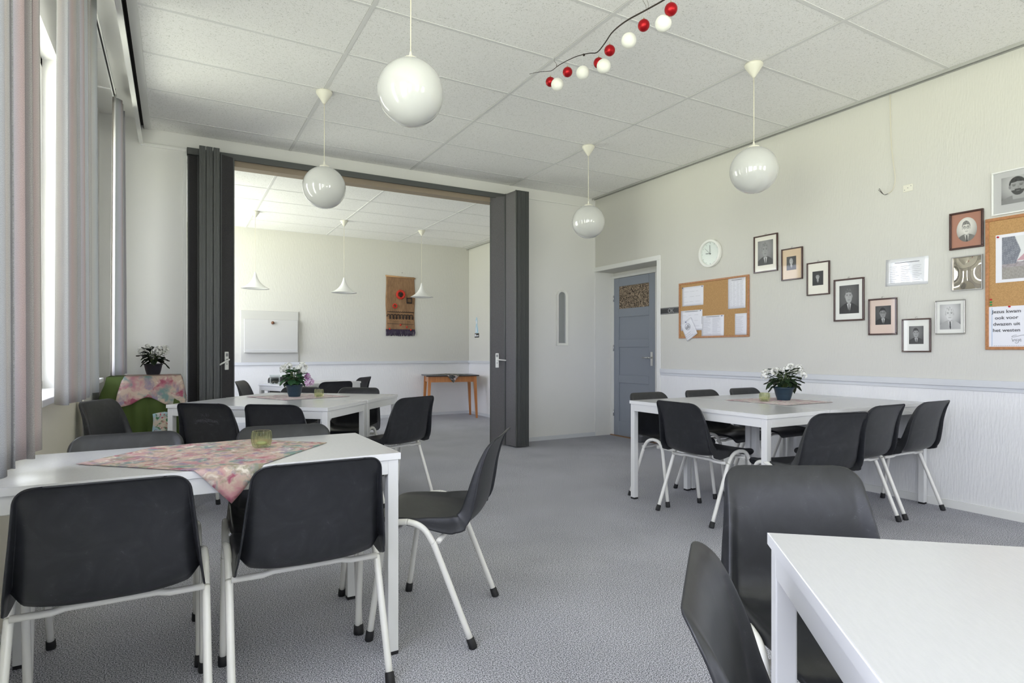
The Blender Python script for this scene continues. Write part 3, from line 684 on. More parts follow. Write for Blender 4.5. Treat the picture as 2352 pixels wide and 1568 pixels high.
table('left table of the picture wall group, set crosswise', (2.985+0.60, 2.27), 90, 1.2, 0.60, 'tables grouped by the picture wall')
table('near table of the picture wall group, end against the right wall', (3.59, 2.27), 0, 1.175, 0.60, 'tables grouped by the picture wall')
table('rear table of the picture wall group, end against the right wall', (3.59, 2.873), 0, 1.175, 0.597, 'tables grouped by the picture wall')
table('empty pale table at the bottom right corner of the view', (1.059-0.653*0.62, 0.805-0.757*0.62), -40.8, 1.2, 0.62)
table('white table in the far room holding the glass jar', (1.10, 6.85), 28, 1.02, 0.58)

# ================================================================= CLOTHS, GLASSES, PLANTS
def hang_cloth(name, label, mtl, cx, cy, hx, hy, y0, y1, ang=0, z=0.7398):
    m = MB(); N = 44; vs = []; ok = {}
    for j in range(N+1):
        for i in range(N+1):
            p = i/N*2-1; q = j/N*2-1
            u = (p+q)/2*hx; v = (q-p)/2*hy
            x = u; y = v; zz = z+0.0006*math.sin(u*43)*math.cos(v*37)+0.0008
            if v > y1: y = y1+0.004+0.010*(1-math.exp(-(v-y1)*20))*(1+0.5*math.sin(u*45)); zz = z-(v-y1)
            if v < y0: y = y0-0.004-0.012*(1-math.exp((v-y0)*20))*(1+0.6*math.sin(u*38+1)); zz = z-(y0-v)
            ca_, sa_ = math.cos(ang), math.sin(ang)
            vs.append((cx+x*ca_-y*sa_, cy+x*sa_+y*ca_, zz))
    fs = [(j*(N+1)+i, j*(N+1)+i+1, (j+1)*(N+1)+i+1, (j+1)*(N+1)+i) for j in range(N) for i in range(N)]
    m.add(vs, fs, 0, True); o = m.build(name, mtl)
    s = o.modifiers.new('thickness', 'SOLIDIFY'); s.thickness = 0.0012; s.offset = 1
    return tag(o, label, 'tablecloth')
hang_cloth('tablecloth', 'pink and green floral cloth laid diagonally, its tip hanging between the foreground chairs', FLORAL, 0.125, 2.432, 0.410, 0.455, 2.087-2.432, 2.702-2.432, 0.08)
hang_cloth('tablecloth', 'faded floral cloth flat under the plant with violet blooms', FLORALP, 0.87, 5.06, 0.41, 0.36, -9, 9, math.radians(-25), 0.7405)
hang_cloth('tablecloth', 'faded floral cloth flat under the plant on the picture wall tables', FLORALP, 3.88, 2.86, 0.37, 0.35, -9, 9, math.radians(-45), 0.7405)
def votive(label, x, y, z=0.7420):
    t = thing('candle_glass', label, 'glass', (x, y, z), 0, 'green candle glasses')
    rib = lambda q, zz: 1+0.055*math.cos(14*q)
    m = MB(); m.lathe([(0.001, 0.0), (0.024, 0.0), (0.031, 0.006), (0.0355, 0.022), (0.0365, 0.040), (0.0345, 0.056), (0.0335, 0.062)], n=84, rib=rib)
    m.lathe([(0.0315, 0.062), (0.0318, 0.055), (0.033, 0.040), (0.031, 0.020), (0.026, 0.011), (0.001, 0.010)], n=84)
    m.lathe([(0.0335, 0.062), (0.0325, 0.0635), (0.0315, 0.062)], n=84)
    m.build('glass', VOTIVE, t)
    m = MB(); m.lathe([(0.001, 0.0115), (0.018, 0.0115), (0.018, 0.020), (0.001, 0.0195)], n=24); m.build('candle', mat('candle_wax', (0.72, 0.76, 0.55), 0.6), t)
    return t
votive('green ribbed candle glass on the large floral cloth of the near left table', 0.288, 2.461)
votive('green candle glass beside the blue pot with violet blooms', 1.00, 4.90)
votive('green candle glass left of the plant pot on the picture wall tables', 3.765, 2.884)

def leafshape(m, c, d, up, L, Wd, curl, mi=0):
    d = d.normalized(); s = d.cross(up).normalized(); n = s.cross(d).normalized()
    prof = [(0, 0.05), (0.18, 0.55), (0.40, 0.95), (0.62, 1.0), (0.82, 0.70), (1.0, 0.06)]
    vs = []
    for t, w in prof:
        q = c+d*(L*t)-n*(curl*L*t*t)
        for u in (-1, -0.5, 0, 0.5, 1):
            wob = 1+0.10*math.sin(t*19+u*3)
            vs.append(q+s*(u*w*Wd*0.5*wob)+n*(abs(u)*0.16*Wd+0.03*L*math.sin(t*14+u*5)))
    fs = [(i*5+k, i*5+k+1, (i+1)*5+k+1, (i+1)*5+k) for i in range(5) for k in range(4)]
    m.add(vs, fs, mi, True)
def bloom(m, c, r, n, mi=0, petals=5, ps=0.012):
    for _ in range(n):
        v = Vector((random.gauss(0, 1), random.gauss(0, 1), random.gauss(0.35, 0.9))).normalized()
        p = c+v*r*random.uniform(0.65, 1.0)
        a = v.orthogonal().normalized(); b = v.cross(a)
        o = random.random()*6
        for k in range(petals):
            q = o+2*PI*k/petals; e = (a*math.cos(q)+b*math.sin(q)); f = (a*math.cos(q+PI/2)+b*math.sin(q+PI/2))
            m.add([p-v*0.001, p+e*ps*0.6+f*ps*0.38+v*0.002, p+e*ps*1.05+v*0.0035, p+e*ps*0.6-f*ps*0.38+v*0.002], [(0, 1, 2, 3)], mi, True)
def plant(label, loc, pot, rim, base, h, kind):
    t = thing('potted_plant', label, 'plant', loc)
    m = MB(); m.lathe([(0.001, 0), (base, 0), (base*1.03, 0.003), (base+(rim-base)*0.45, h*0.35), (rim*0.97, h*0.88), (rim*0.98, h*0.885), (rim*1.05, h*0.9), (rim*1.06, h), (rim*0.97, h), (rim*0.94, h*0.86), (rim*0.93, h*0.80)], n=40)
    m.build('pot', pot, t)
    m = MB(); m.lathe([(0.001, h*0.84), (rim*0.94, h*0.82)], n=24); m.build('soil', SOIL, t)
    st = MB(); lf = MB(); fl = MB(); H = Vector((0, 0, h*0.85))
    if kind == 'kal':
        heads = [(-0.135, 0.02, 0.115), (-0.095, -0.05, 0.15), (-0.035, 0.03, 0.155), (0.01, -0.02, 0.17), (0.065, 0.03, 0.185), (0.10, -0.03, 0.175), (0.135, 0.02, 0.15), (0.12, -0.06, 0.125), (-0.11, 0.07, 0.14)]
        nl, lr, lm, fr = 46, (0.055, 0.105), LEAF, 0.028
    elif kind == 'dark':
        heads = [(-0.105, 0.0, 0.145), (-0.065, 0.03, 0.175), (-0.075, -0.04, 0.13), (0.05, 0.0, 0.16), (0.085, 0.03, 0.165), (0.12, -0.02, 0.14), (0.065, -0.04, 0.135)]
        nl, lr, lm, fr = 42, (0.05, 0.095), LEAFD, 0.028
    else:
        heads = [(-0.095, 0.0, 0.165), (-0.065, 0.03, 0.185), (-0.035, -0.02, 0.185), (-0.08, -0.03, 0.15), (0.03, 0.0, 0.155), (0.055, 0.03, 0.19), (0.085, 0.0, 0.17), (0.09, -0.03, 0.145), (0.045, -0.03, 0.165)]
        nl, lr, lm, fr = 46, (0.05, 0.085), LEAFG, 0.026
    ax = Vector((0.87, -0.493, 0)); ay = Vector((0.493, 0.87, 0))
    for hx, hy, hz in heads:
        p = H+ax*hx+ay*hy+Vector((0, 0, hz-0.02))
        st.tube([H, H+(p-H)*0.5+Vector((0, 0, 0.02)), p], [0.003, 0.0025, 0.0018], 6)
        bloom(fl, p, fr, 26)
    for i in range(nl):
        q = 2*PI*i*0.381966; lev = i/nl
        rad = Vector((math.cos(q), math.sin(q), 0))
        el = -0.35+1.1*lev
        d = (rad*math.cos(el)+Vector((0, 0, math.sin(el))))
        L = random.uniform(*lr)*(1.15-0.35*lev)
        c = H+rad*(0.02+0.03*random.random())+Vector((0, 0, 0.03+0.09*lev+0.015*random.random()))
        if kind == 'gera': L *= 0.85
        st.tube([H+rad*0.01, c], 0.002, 5)
        leafshape(lf, c, d, Vector((0, 0, 1)), L, L*(0.95 if kind == 'gera' else 0.62), random.uniform(0.1, 0.6))
    st.build('stem', STEM, t); lf.build('foliage', lm, t); fl.build('blossom', PETAL, t)
    if kind == 'gera':
        v = MB()
        for hx, hy, hz in ((0.125, -0.01, 0.075), (0.115, -0.03, 0.045), (0.105, 0.0, 0.10), (0.135, 0.0, 0.055)):
            bloom(v, H+ax*hx+ay*hy+Vector((0, 0, hz-0.02)), 0.024, 16, 0, 5, 0.016)
            bloom(v, H+ax*hx+ay*(hy-0.012)+Vector((0, 0, hz-0.02)), 0.014, 6, 1, 5, 0.008)
        v.build('violet_blossom', [PETALV, PETALD], t)['label'] = 'violet and white blossom low on the right of the plant'
    return t
plant('white flowering plant in a dark blue rimmed pot on the picture wall tables', (3.99, 2.889, 0.7425), POTB, 0.071, 0.045, 0.098, 'kal')
plant('white and violet flowering plant in a blue pot on the middle left table', (0.839, 5.06, 0.7425), POTB, 0.066, 0.043, 0.098, 'gera')
plant('white flowering plant in a black pot on the green draped table by the window', (-0.165, 5.93, 0.9115), POTK, 0.070, 0.048, 0.092, 'dark')
# far room jar
t = thing('glass_jar', 'clear square glass jar with pebbles on the far room table', 'jar', (0.985, 7.22, 0.7395))
m = MB(); m.box(-0.05, 0.05, -0.05, 0.05, 0, 0.10); m.f.pop(1); m.m.pop(); m.sm.pop(); o = m.build('glass', JARG, t); s = o.modifiers.new('t', 'SOLIDIFY'); s.thickness = 0.003
m = MB()
for i in range(14): m.ball((random.uniform(-0.03, 0.03), random.uniform(-0.03, 0.03), 0.013+0.01*(i % 2)), 0.010, 8, 6)
m.build('pebbles', mat('pebble', (0.16, 0.15, 0.12), 0.5), t)

# green draped table with floral top cloth
gx0, gx1, gy0, gy1, gz = -0.48, 0.03, 5.72, 6.14, 0.90
t = thing('draped_table', 'small high table covered to the floor in a green cloth in the window corner', 'table', (0, 0, 0))
m = MB(); m.box(gx0+0.01, gx1-0.01, gy0+0.01, gy1-0.01, gz-0.03, gz-0.004)
m.build('tabletop', WOODO, t)
for lx in (gx0+0.02, gx1-0.06):
    for ly in (gy0+0.02, gy1-0.06):
        m = MB(); m.box(lx, lx+0.04, ly, ly+0.04, 0, gz-0.03); m.build('leg', WOODO, t)
def drape(name, mtl, x0, x1, y0, y1, z, drop, flare, amp, nf, parent=None, phase=0.0):
    per = []
    n = 40
    for i in range(n): per.append((x0+(x1-x0)*i/n, y0, 0, -1))
    for i in range(n): per.append((x1, y0+(y1-y0)*i/n, 1, 0))
    for i in range(n): per.append((x1-(x1-x0)*i/n, y1, 0, 1))
    for i in range(n): per.append((x0, y1-(y1-y0)*i/n, -1, 0))
    K = 14; vs = []; NP = len(per); cx, cy = (x0+x1)/2, (y0+y1)/2
    for k in range(K+1):
        q = k/K
        for i, (x, y, nx, ny) in enumerate(per):
            dr = drop(i/NP) if callable(drop) else drop
            cr_ = abs(((i % n)/n)-0.5)*2; cr_ = cr_**6
            w = (0.5+0.5*math.sin(i/NP*2*PI*nf+phase+1.3*math.sin(i/NP*2*PI*3)))**0.6*amp*(0.75+0.25*math.sin(i/NP*2*PI*5+2))*min(1, q*1.8)
            e = flare*q+w+0.006
            dx = nx; dy = ny
            if cr_ > 0.2:
                vx, vy = x-cx, y-cy; l = math.hypot(vx, vy); dx = nx*(1-cr_)+vx/l*cr_; dy = ny*(1-cr_)+vy/l*cr_; e *= 1+0.8*cr_
            vs.append((x+dx*e*min(1, q*8), y+dy*e*min(1, q*8), z-dr*q+0.001))
    fs = [(k*NP+i, k*NP+(i+1) % NP, (k+1)*NP+(i+1) % NP, (k+1)*NP+i) for k in range(K) for i in range(NP)]
    m = MB(); m.add(vs, fs, 0, True); m.add([(x, y, z+0.001) for x, y, _, _ in per], [tuple(range(NP))], 0, False)
    o = m.build(name, mtl, parent); s = o.modifiers.new('t', 'SOLIDIFY'); s.thickness = 0.0015; s.offset = 1
    return o
drape('green_cloth', GREENC, gx0, gx1, gy0, gy1, gz, 0.885, 0.070, 0.065, 19, t)
def fdrop(u):
    c = [(0.0, 0.24), (0.10, 0.17), (0.20, 0.24), (0.25, 0.40), (0.32, 0.22), (0.5, 0.2), (1.0, 0.24)]
    return interp(c, u)
tag(drape('tablecloth', FLORALL, gx0+0.12, gx1+0.012, gy0-0.012, gy1-0.03, gz+0.004, fdrop, 0.03, 0.012, 9, None, 1.0), 'rumpled floral cloth over the green draped table', 'tablecloth')
m = MB(); m.grid(lambda u, v: (-0.16+0.16*u+0.004*math.sin(v*9), 5.585-0.035*v+0.010*math.sin(u*9+v*2), 0.62-0.30*v-0.03*abs(u-0.5)), 14, 16)
o = m.build('tea_towel', FLORALB); s = o.modifiers.new('t', 'SOLIDIFY'); s.thickness = 0.002
tag(o, 'berry and flower printed towel hanging low in front of the green cloth', 'towel')

# small orange wood table in far corner
t = thing('side_table', 'small orange wooden table with dark top in the far corner', 'table', (4.02, 9.22, 0), math.radians(-13))
m = MB(); m.box(-0.44, 0.44, -0.29, 0.29, 0.695, 0.715); bevel(m.build('tabletop', DARKTOP, t), 0.008, 3)
m = MB(); m.box(-0.38, 0.38, -0.24, -0.22, 0.60, 0.695); m.box(-0.38, 0.38, 0.22, 0.24, 0.60, 0.695); m.box(-0.39, -0.37, -0.23, 0.23, 0.60, 0.695); m.box(0.37, 0.39, -0.23, 0.23, 0.60, 0.695)
m.build('apron', WOODO, t)
for a, b in ((-1, -1), (1, -1), (-1, 1), (1, 1)):
    m = MB(); vs = []
    for z, cx, cy, r in ((0.695, a*0.375, b*0.225, 0.026), (0, a*0.405, b*0.25, 0.015)):
        vs += [(cx-r, cy-r, z), (cx+r, cy-r, z), (cx+r, cy+r, z), (cx-r, cy+r, z)]
    m.add(vs, [(0, 1, 2, 3), (7, 6, 5, 4), (0, 4, 5, 1), (1, 5, 6, 2), (2, 6, 7, 3), (3, 7, 4, 0)]); m.build('leg', WOODO, t)
hang_cloth('tablecloth', 'small black floral cloth with a corner hanging off the orange wooden table', FLORALD, 4.02, 9.22, 0.34, 0.42, -0.293, 9, math.radians(-13), 0.7158)

# ================================================================= LAMPS
def globe(label, x, y):
    t = thing('pendant_lamp', label, 'lamp', (x, y, HC-0.003), 0, 'opal globe pendants')
    m = MB(); m.lathe([(0.001, 0), (0.060, 0), (0.062, -0.006), (0.058, -0.018), (0.014, -0.085), (0.008, -0.093), (0.001, -0.094)], n=32); m.build('ceiling_rose', CANOPY, t)
    m = MB(); m.tube([(0, 0, -0.085), (0.001, 0, -0.30), (0, 0, -0.57)], 0.0032, 8); m.build('cord', CORD, t)
    m = MB(); m.lathe([(0.003, -0.535), (0.006, -0.545), (0.010, -0.564), (0.034, -0.570), (0.040, -0.577), (0.040, -0.590)], n=32); m.build('gallery', CANOPY, t)
    m = MB(); R = 0.160; c = -0.737
    m.lathe([(max(0.0004, R*math.sin(a)), c-R*math.cos(a)) for a in [i*(PI-0.28)/40 for i in range(41)]], n=56); m.build('globe_shade', OPAL, t)
    return t
globe('largest looking white globe pendant, top centre left of the baubles', 0.996, 2.76)
globe('white globe pendant left, in front of the opening track', 0.996, 4.69)
globe('smallest looking white globe pendant, above the mirror beside the partition', 3.50, 4.67)
globe('white globe pendant on the right, above the clock and first portraits', 3.50, 2.768)
def semi(label, x, y):
    t = thing('pendant_lamp', label, 'lamp', (x, y, HF-0.003), 0, 'white trumpet pendants in the far room')
    m = MB(); m.lathe([(0.001, 0), (0.055, 0), (0.052, -0.012), (0.012, -0.075), (0.001, -0.078)], n=28); m.build('ceiling_rose', CANOPY, t)
    m = MB(); m.tube([(0, 0, -0.07), (0, 0, -0.82)], 0.003, 8); m.build('cord', CORD, t)
    m = MB(); pf = []
    for i in range(21):
        q = i/20; pf.append((0.008+0.168*(0.35*q+0.65*q**3.5), -0.80-0.215*q))
    m.lathe(pf+[(r*0.985+0.0005, z+0.0015) for r, z in reversed(pf)], n=44); m.build('lamp_shade', ENAMEL, t)
semi('white trumpet pendant above the whiteboard hatch in the far room', 0.915, 8.47)
semi('middle white trumpet pendant of three in the far room', 2.07, 8.46)
semi('white trumpet pendant in front of the wall hanging', 3.27, 8.57)

# ================================================================= BRANCH AND BAUBLES
t = thing('hanging_branch', 'thin dark twig hung on wires below the ceiling with baubles under it', 'branch', (0, 0, 0))
F = Vector((0.4928, 0.8701, 0)); Rr = Vector((0.8701, -0.4928, 0))
def at(u, v, d): return F*d+Rr*(d*(u-1176)/1365.06)+Vector((0, 0, CAM_H+d*(805.76-v)/1365.06))
def atz(u, v, z): return at(u, v, (z-CAM_H)*1365.06/(805.76-v))
ZB = 2.955
pts = [atz(u, v, ZB) for u, v in ((1216, 170), (1240, 165), (1265, 163), (1278, 154), (1290, 146), (1318, 132), (1340, 125), (1356, 122), (1372, 120), (1390, 98), (1404, 77), (1422, 60), (1445, 44), (1484, 23), (1525, 0), (1560, -22), (1600, -50))]
pc = catmull(pts, 3)
m = MB(); m.tube(pc, [0.0014+0.0029*min(1, i/(len(pc)*0.75)) for i in range(len(pc))], 8); m.ball(atz(1341, 126, ZB), 0.008, 10, 8)
m.tube([pc[9], pc[9]+Vector((-0.02, -0.03, -0.0))], 0.0012, 6)
m.build('twig', TWIG, t)
for (u, v), (u2, v2) in (((1278, 154), (1274, 134)), ((1484, 23), (1477, -8)), ((1486, 22), (1490, -8))):
    a = atz(u, v, ZB); b = atz(u2, v2, HC-0.004)
    m = MB(); m.tube(catmull([a, a*0.6+b*0.4+Vector((0.012, 0.006, 0)), a*0.3+b*0.7+Vector((-0.008, 0, 0)), b], 4), 0.0011, 6); m.build('hanging_wire', WIRE, t)
balls = [(1264, 188, 10.8, 'r'), (1280, 194, 14.2, 'w'), (1303.5, 165.5, 11.2, 'r'), (1338.5, 167, 15, 'w'), (1375, 144.5, 11.8, 'r'), (1386.5, 152, 16, 'w'),
         (1400.3, 116, 12.4, 'r'), (1444.5, 93, 17.2, 'w'), (1478.5, 58.3, 13.4, 'r'), (1523.5, 54, 18.5, 'w'), (1541, 21.5, 14.6, 'r')]
bl = ['red bauble at the twig tip, half behind a white ball', 'white ball nearest the twig tip', 'second red bauble from the twig tip, standing free', 'white ball between the lowest free red bauble and the overlapping pair',
      'red bauble mostly hidden by a white ball at mid twig', 'white ball covering a red bauble at mid twig', 'free red bauble just right of the mid twig overlap', 'white ball alone, right of the middle red baubles',
      'red bauble second from the top, just below the thick twig', 'largest looking white ball touching the topmost red bauble', 'topmost red bauble at the top edge of the picture']
for (u, v, r, k), lab in zip(balls, bl):
    # each ball hangs straight below the twig
    pu = lambda p: 1176+1365.06*p.dot(Rr)/p.dot(F)
    q0, q1 = next((a_, b_) for a_, b_ in zip(pc, pc[1:]) if pu(b_) >= u)
    w_ = (u-pu(q0))/(pu(q1)-pu(q0)); q = q0.lerp(q1, w_)
    d = q.dot(F); R0 = r*d/1365.06; c = at(u, v, d); q = Vector((c.x, c.y, q.z))
    b_ = thing('bauble', lab, 'bauble', c, 0, 'red and white baubles on the twig')
    m = MB(); m.ball((0, 0, 0), R0, 32, 20); m.build('ball', REDB if k == 'r' else WHB, b_)
    if k == 'r':
        m = MB(); m.tube([(0, 0, R0*0.97), (0, 0, R0+0.006)], 0.0045, 10); m.tube([(0, 0, R0+0.006), (0.003, 0, R0+0.011), (0, 0, R0+0.015), (-0.003, 0, R0+0.011), (0, 0, R0+0.006)], 0.0007, 6); m.build('cap', GOLD, b_)
    top = R0+(0.015 if k == 'r' else 0)
    m = MB(); m.tube([(0, 0, top), (q.x-c.x, q.y-c.y, ZB-c.z)], 0.0004, 5); m.build('thread', PLASTW, b_)

# ================================================================= CURTAINS AND TRACK
def curtain(label, y0, y1, xc, z0, z1, amp, folds, seed, xt=None, squeeze=1.0, n=170):
    rnd = random.Random(seed); ph = [rnd.uniform(0, 6) for _ in range(4)]
    K = 30; vs = []; uv = []; arc = 0; last = None; xs = []; aa = []
    xt = xc if xt is None else xt
    for i in range(n+1):
        q = i/n
        a = math.sin(2*PI*folds*q+ph[0]+0.8*math.sin(2*PI*q*1.3+ph[1]))
        a = math.copysign(abs(a)**0.75, a)+0.25*math.sin(2*PI*folds*2.3*q+ph[2])
        p = (a*amp, y0+(y1-y0)*q+0.02*math.sin(2*PI*folds*q*2+ph[3]))
        if last: arc += math.hypot(p[0]-last[0], p[1]-last[1])
        last = p; xs.append(p); aa.append(arc)
    for k in range(K+1):
        r = k/K; z = z0+(z1-z0)*r
        sq = 1-(1-squeeze)*r**1.5
        for i, (dx, y) in enumerate(xs):
            ym = (y0+y1)/2
            vs.append((xc+(xt-xc)*r+dx*(0.75+0.25*(1-r)), ym+(y-ym)*sq, z)); uv.append((aa[i], z))
    m = MB(); m.add(vs, [(k*(n+1)+i, k*(n+1)+i+1, (k+1)*(n+1)+i+1, (k+1)*(n+1)+i) for k in range(K) for i in range(n)], 0, True); m.uv = uv
    o = m.build('curtain', CURTAIN)
    s = o.modifiers.new('t', 'SOLIDIFY'); s.thickness = 0.002
    return tag(o, label, 'curtain', 'window curtains')
curtain('long grey and pink striped curtain at the left picture edge, reaching lowest', 1.72, 2.37, -0.405, 0.80, 3.03, 0.040, 4.2, 3)
curtain('wide grey and pink striped curtain between the two bright window gaps', 3.07, 3.98, -0.405, 0.885, 3.03, 0.034, 5.2, 11, squeeze=0.97)
curtain('narrow bunched curtain nearest the room corner and green draped table', 5.24, 5.80, -0.385, 0.93, 3.02, 0.036, 3.5, 5, squeeze=0.7)
t = thing('curtain_track', 'white curtain rail on wall brackets above the window curtains', 'curtain rail', (0, 0, 0))
m = MB(); m.box(-0.412, -0.405, -2.9, 5.66, 3.035, 3.05); m.box(-0.395, -0.388, -2.9, 5.66, 3.035, 3.05); m.box(-0.412, -0.388, -2.9, 5.66, 3.05, 3.053); m.build('rail', WHITE, t)
m = MB(); m.box(-0.405, -0.395, -2.9, 5.66, 3.044, 3.05); m.build('slot', BLACKGAP, t)
for y in (0.8, 2.3, 3.1, 3.9, 4.65, 5.3):
    m = MB(); m.box(XL, -0.385, y-0.008, y+0.008, 3.053, 3.060); m.build('bracket', WHITE, t)

# ================================================================= WALL ITEMS (right wall)
def rbox(m, y0, y1, z0, z1, d0, d1, mi=0): m.box(XR-d1, XR-d0, y0, y1, z0, z1, mi)
def face(kind, u, v):
    """grey value of an anonymous studio portrait, u,v in 0..1 from lower left"""
    bgc, suit, skin, hair, scale, cy, gl = kind
    g = bgc*(1.25-0.9*((u-0.45)**2+(v-0.7)**2)*2)
    scale = scale*1.45; x = (u-0.48-0.10*(cy-v)*0.6)/scale; y = (v-cy)/scale
    shw = 0.50*math.exp(-((y+0.62)*2.4)**2) if y < -0.3 else 0
    def el(a, b, ra, rb): return ((x-a)/ra)**2+((y-b)/rb)**2
    if y < -0.20 and abs(x) < 0.07+0.36*min(1, max(0, (-0.20-y)/0.17))**0.62: g = suit*(1.0+0.5*x)+(0.010 if abs(abs(x)-0.16-(y+0.45)*0.35) < 0.006 else 0)
    if abs(x) < 0.062 and -0.27 < y < -0.12: g = skin*0.62
    if kind[-1] == 'beard' and y < -0.19 and y > -0.30 and abs(x) < 0.105: g = suit*1.5
    elif y < -0.22 and kind[-1] != 'beard' and abs(x) < 0.085+(y+0.22)*0.30: g = (0.55 if abs(x) > 0.022-0.03*(y+0.25) or y > -0.235 else 0.04)
    if el(0, 0.035, 0.155, 0.185) < 1: g = hair*(1+0.6*math.sin(x*60+y*20)*0.4)
    if el(0, -0.02, 0.135, 0.190) < 1:
        g = skin*(1.0+0.9*(0.06-x)*(1 if x > -0.02 else 0.7))
        if 0.02 < y < 0.055 and 0.03 < abs(x) < 0.105: g *= 0.62
        if 0.0 < y < 0.02 and 0.04 < abs(x) < 0.09: g *= 0.45
        if gl is True and (abs(math.hypot((abs(x)-0.062), y-0.01)-0.042) < 0.008 or (abs(y-0.015) < 0.006 and abs(x) < 0.02)): g *= 0.30
        if -0.07 < y < 0.0 and abs(x-0.012) < 0.014: g *= 0.82
        if abs(y+0.115) < 0.010 and abs(x) < 0.05: g *= 0.55
        if kind[-1] == 'beard' and (y < -0.09 or (abs(y+0.085) < 0.02 and abs(x) < 0.06)) and not (abs(y+0.112) < 0.008 and abs(x) < 0.03): g = hair*1.4
        if y > 0.105+0.25*x*(1 if x < 0 else -0.6) and y > 0.09: g = hair*(1+0.3*math.sin(x*70))
    if el(-0.143, -0.01, 0.022, 0.045) < 1 or el(0.143, -0.01, 0.022, 0.045) < 1: g = skin*0.75
    return max(0.004, g)
def picture(label, y1, y0, z0, z1, fw, fmat, mount, pr, kind, tint=(1, 1, 1), oval=False, hook=True, prnt=PRINT, matt=None):
    # y1 = left side seen from the room (larger Y), y0 right side
    t = thing('picture_frame', label, 'picture', (XR, (y0+y1)/2, z0))
    L = lambda mb, a0, a1, b0, b1, d0, d1, mi=0: mb.box(-d1, -d0, a0-(y0+y1)/2, a1-(y0+y1)/2, b0-z0, b1-z0, mi)
    m = MB(); L(m, y0, y1, z0, z0+fw, 0.001, 0.018); L(m, y0, y1, z1-fw, z1, 0.001, 0.018); L(m, y0, y0+fw, z0+fw, z1-fw, 0.001, 0.018); L(m, y1-fw, y1, z0+fw, z1-fw, 0.001, 0.018)
    bevel(m.build('frame', fmat, t), 0.003)
    m = MB(); L(m, y0+fw, y1-fw, z0+fw, z1-fw, 0.001, 0.009); m.build('mount', mount, t)
    if hook:
        m = MB(); c = (0, 0); m.tube([(-0.006, math.cos(a)*0.008, z1-z0+0.006+math.sin(a)*0.008) for a in [i*PI/4 for i in range(9)]], 0.0015, 6); m.build('hanging_ring', CHROME, t)
    if pr:
        a0, a1, b0, b1 = pr  # fractions of inner area: left,right,bottom,top
        iw = y1-y0-2*fw; ih = z1-z0-2*fw
        Nu, Nv = 76, 104; vs = []; cols = []; keep = []
        for j in range(Nv+1):
            for i in range(Nu+1):
                u, v = i/Nu, j/Nv
                yy = (y1-fw-iw*(a0+(a1-a0)*u))-(y0+y1)/2; zz = fw+ih*(b0+(b1-b0)*v)
                vs.append((-0.0096, yy, zz))
                g = sum(face(kind, u+du/Nu, v+dv/Nv) for du in (-0.35, 0.35) for dv in (-0.35, 0.35))/4
                cols.append((g*tint[0], g*tint[1], g*tint[2]))
        fs = []
        for j in range(Nv):
            for i in range(Nu):
                if oval and ((i+0.5)/Nu*2-1)**2+((j+0.5)/Nv*2-1)**2 > 1: continue
                k = j*(Nu+1)+i; fs.append((k, k+Nu+1, k+Nu+2, k+1))
        m = MB(); m.add(vs, fs); m.col = cols; m.build('photograph', prnt, t)
    return t
#            bg   suit skin hair scale cy glasses
K1 = (0.24, 0.030, 0.30, 0.22, 0.95, 0.62, False, '')
K2 = (0.030, 0.010, 0.42, 0.35, 0.80, 0.62, False, '')
K3 = (0.022, 0.012, 0.36, 0.03, 0.75, 0.62, False, '')
K4 = (0.085, 0.014, 0.36, 0.12, 0.85, 0.62, False, '')
K5 = (0.060, 0.014, 0.26, 0.012, 0.92, 0.62, True, '')
K6 = (0.16, 0.05, 0.32, 0.05, 0.9, 0.62, False, '')
K7 = (0.52, 0.42, 0.62, 0.55, 0.9, 0.62, False, '')
K9 = (0.60, 0.17, 0.66, 0.22, 0.92, 0.58, True, '')
K10 = (0.38, 0.24, 0.28, 0.035, 1.10, 0.62, False, 'beard')
def face(kind, u, v, _f=face): return _f((kind[0], kind[1], kind[2], kind[3], kind[4], kind[5], kind[6]) if kind[7] != 'beard' else (kind[0], kind[1], kind[2], kind[3], kind[4], kind[5], 'beard'), u, v)
picture('framed grey portrait of an old bearded man, topmost and leftmost of the descending row', 3.78, 3.522, 1.845, 2.192, 0.012, BROWNF, MATC, (0.14, 0.84, 0.17, 0.88), (0.24, 0.030, 0.30, 0.22, 0.95, 0.62, False, ''))
picture('small framed portrait on a beige mount, second in the descending row', 3.484, 3.274, 1.744, 2.029, 0.011, BROWNF, MATB, (0.22, 0.72, 0.30, 0.76), K2)
picture('small dark portrait of a man on a wide cream mount, third in the row', 3.235, 3.027, 1.589, 1.873, 0.011, BROWNF, MATC, (0.22, 0.75, 0.28, 0.74), K3)
picture('large framed portrait of a grey haired man in suit and tie, fourth in the row', 2.991, 2.740, 1.356, 1.703, 0.013, BROWNF, MATW, (0.15, 0.87, 0.15, 0.87), K4)
picture('framed portrait of a man with glasses on a pinkish mount', 2.707, 2.492, 1.236, 1.521, 0.012, BROWNF, MATP, (0.22, 0.83, 0.26, 0.82), K5)
picture('framed photograph with window reflections, lowest in the descending row', 2.457, 2.259, 1.103, 1.352, 0.010, BROWNF, MATW, (0.22, 0.78, 0.22, 0.80), K6)
picture('thin silver framed faded photograph of a person, right of the lowest picture', 2.229, 2.044, 1.231, 1.473, 0.007, SILVERF, MATW, (0.12, 0.88, 0.12, 0.90), K7, hook=False)
picture('brown framed oval portrait of a person with glasses on a rust mount', 2.140, 1.935, 1.822, 2.083, 0.014, BROWNF, MATR, (0.17, 0.86, 0.15, 0.87), K9, (1.0, 0.97, 0.90), oval=True, hook=False)
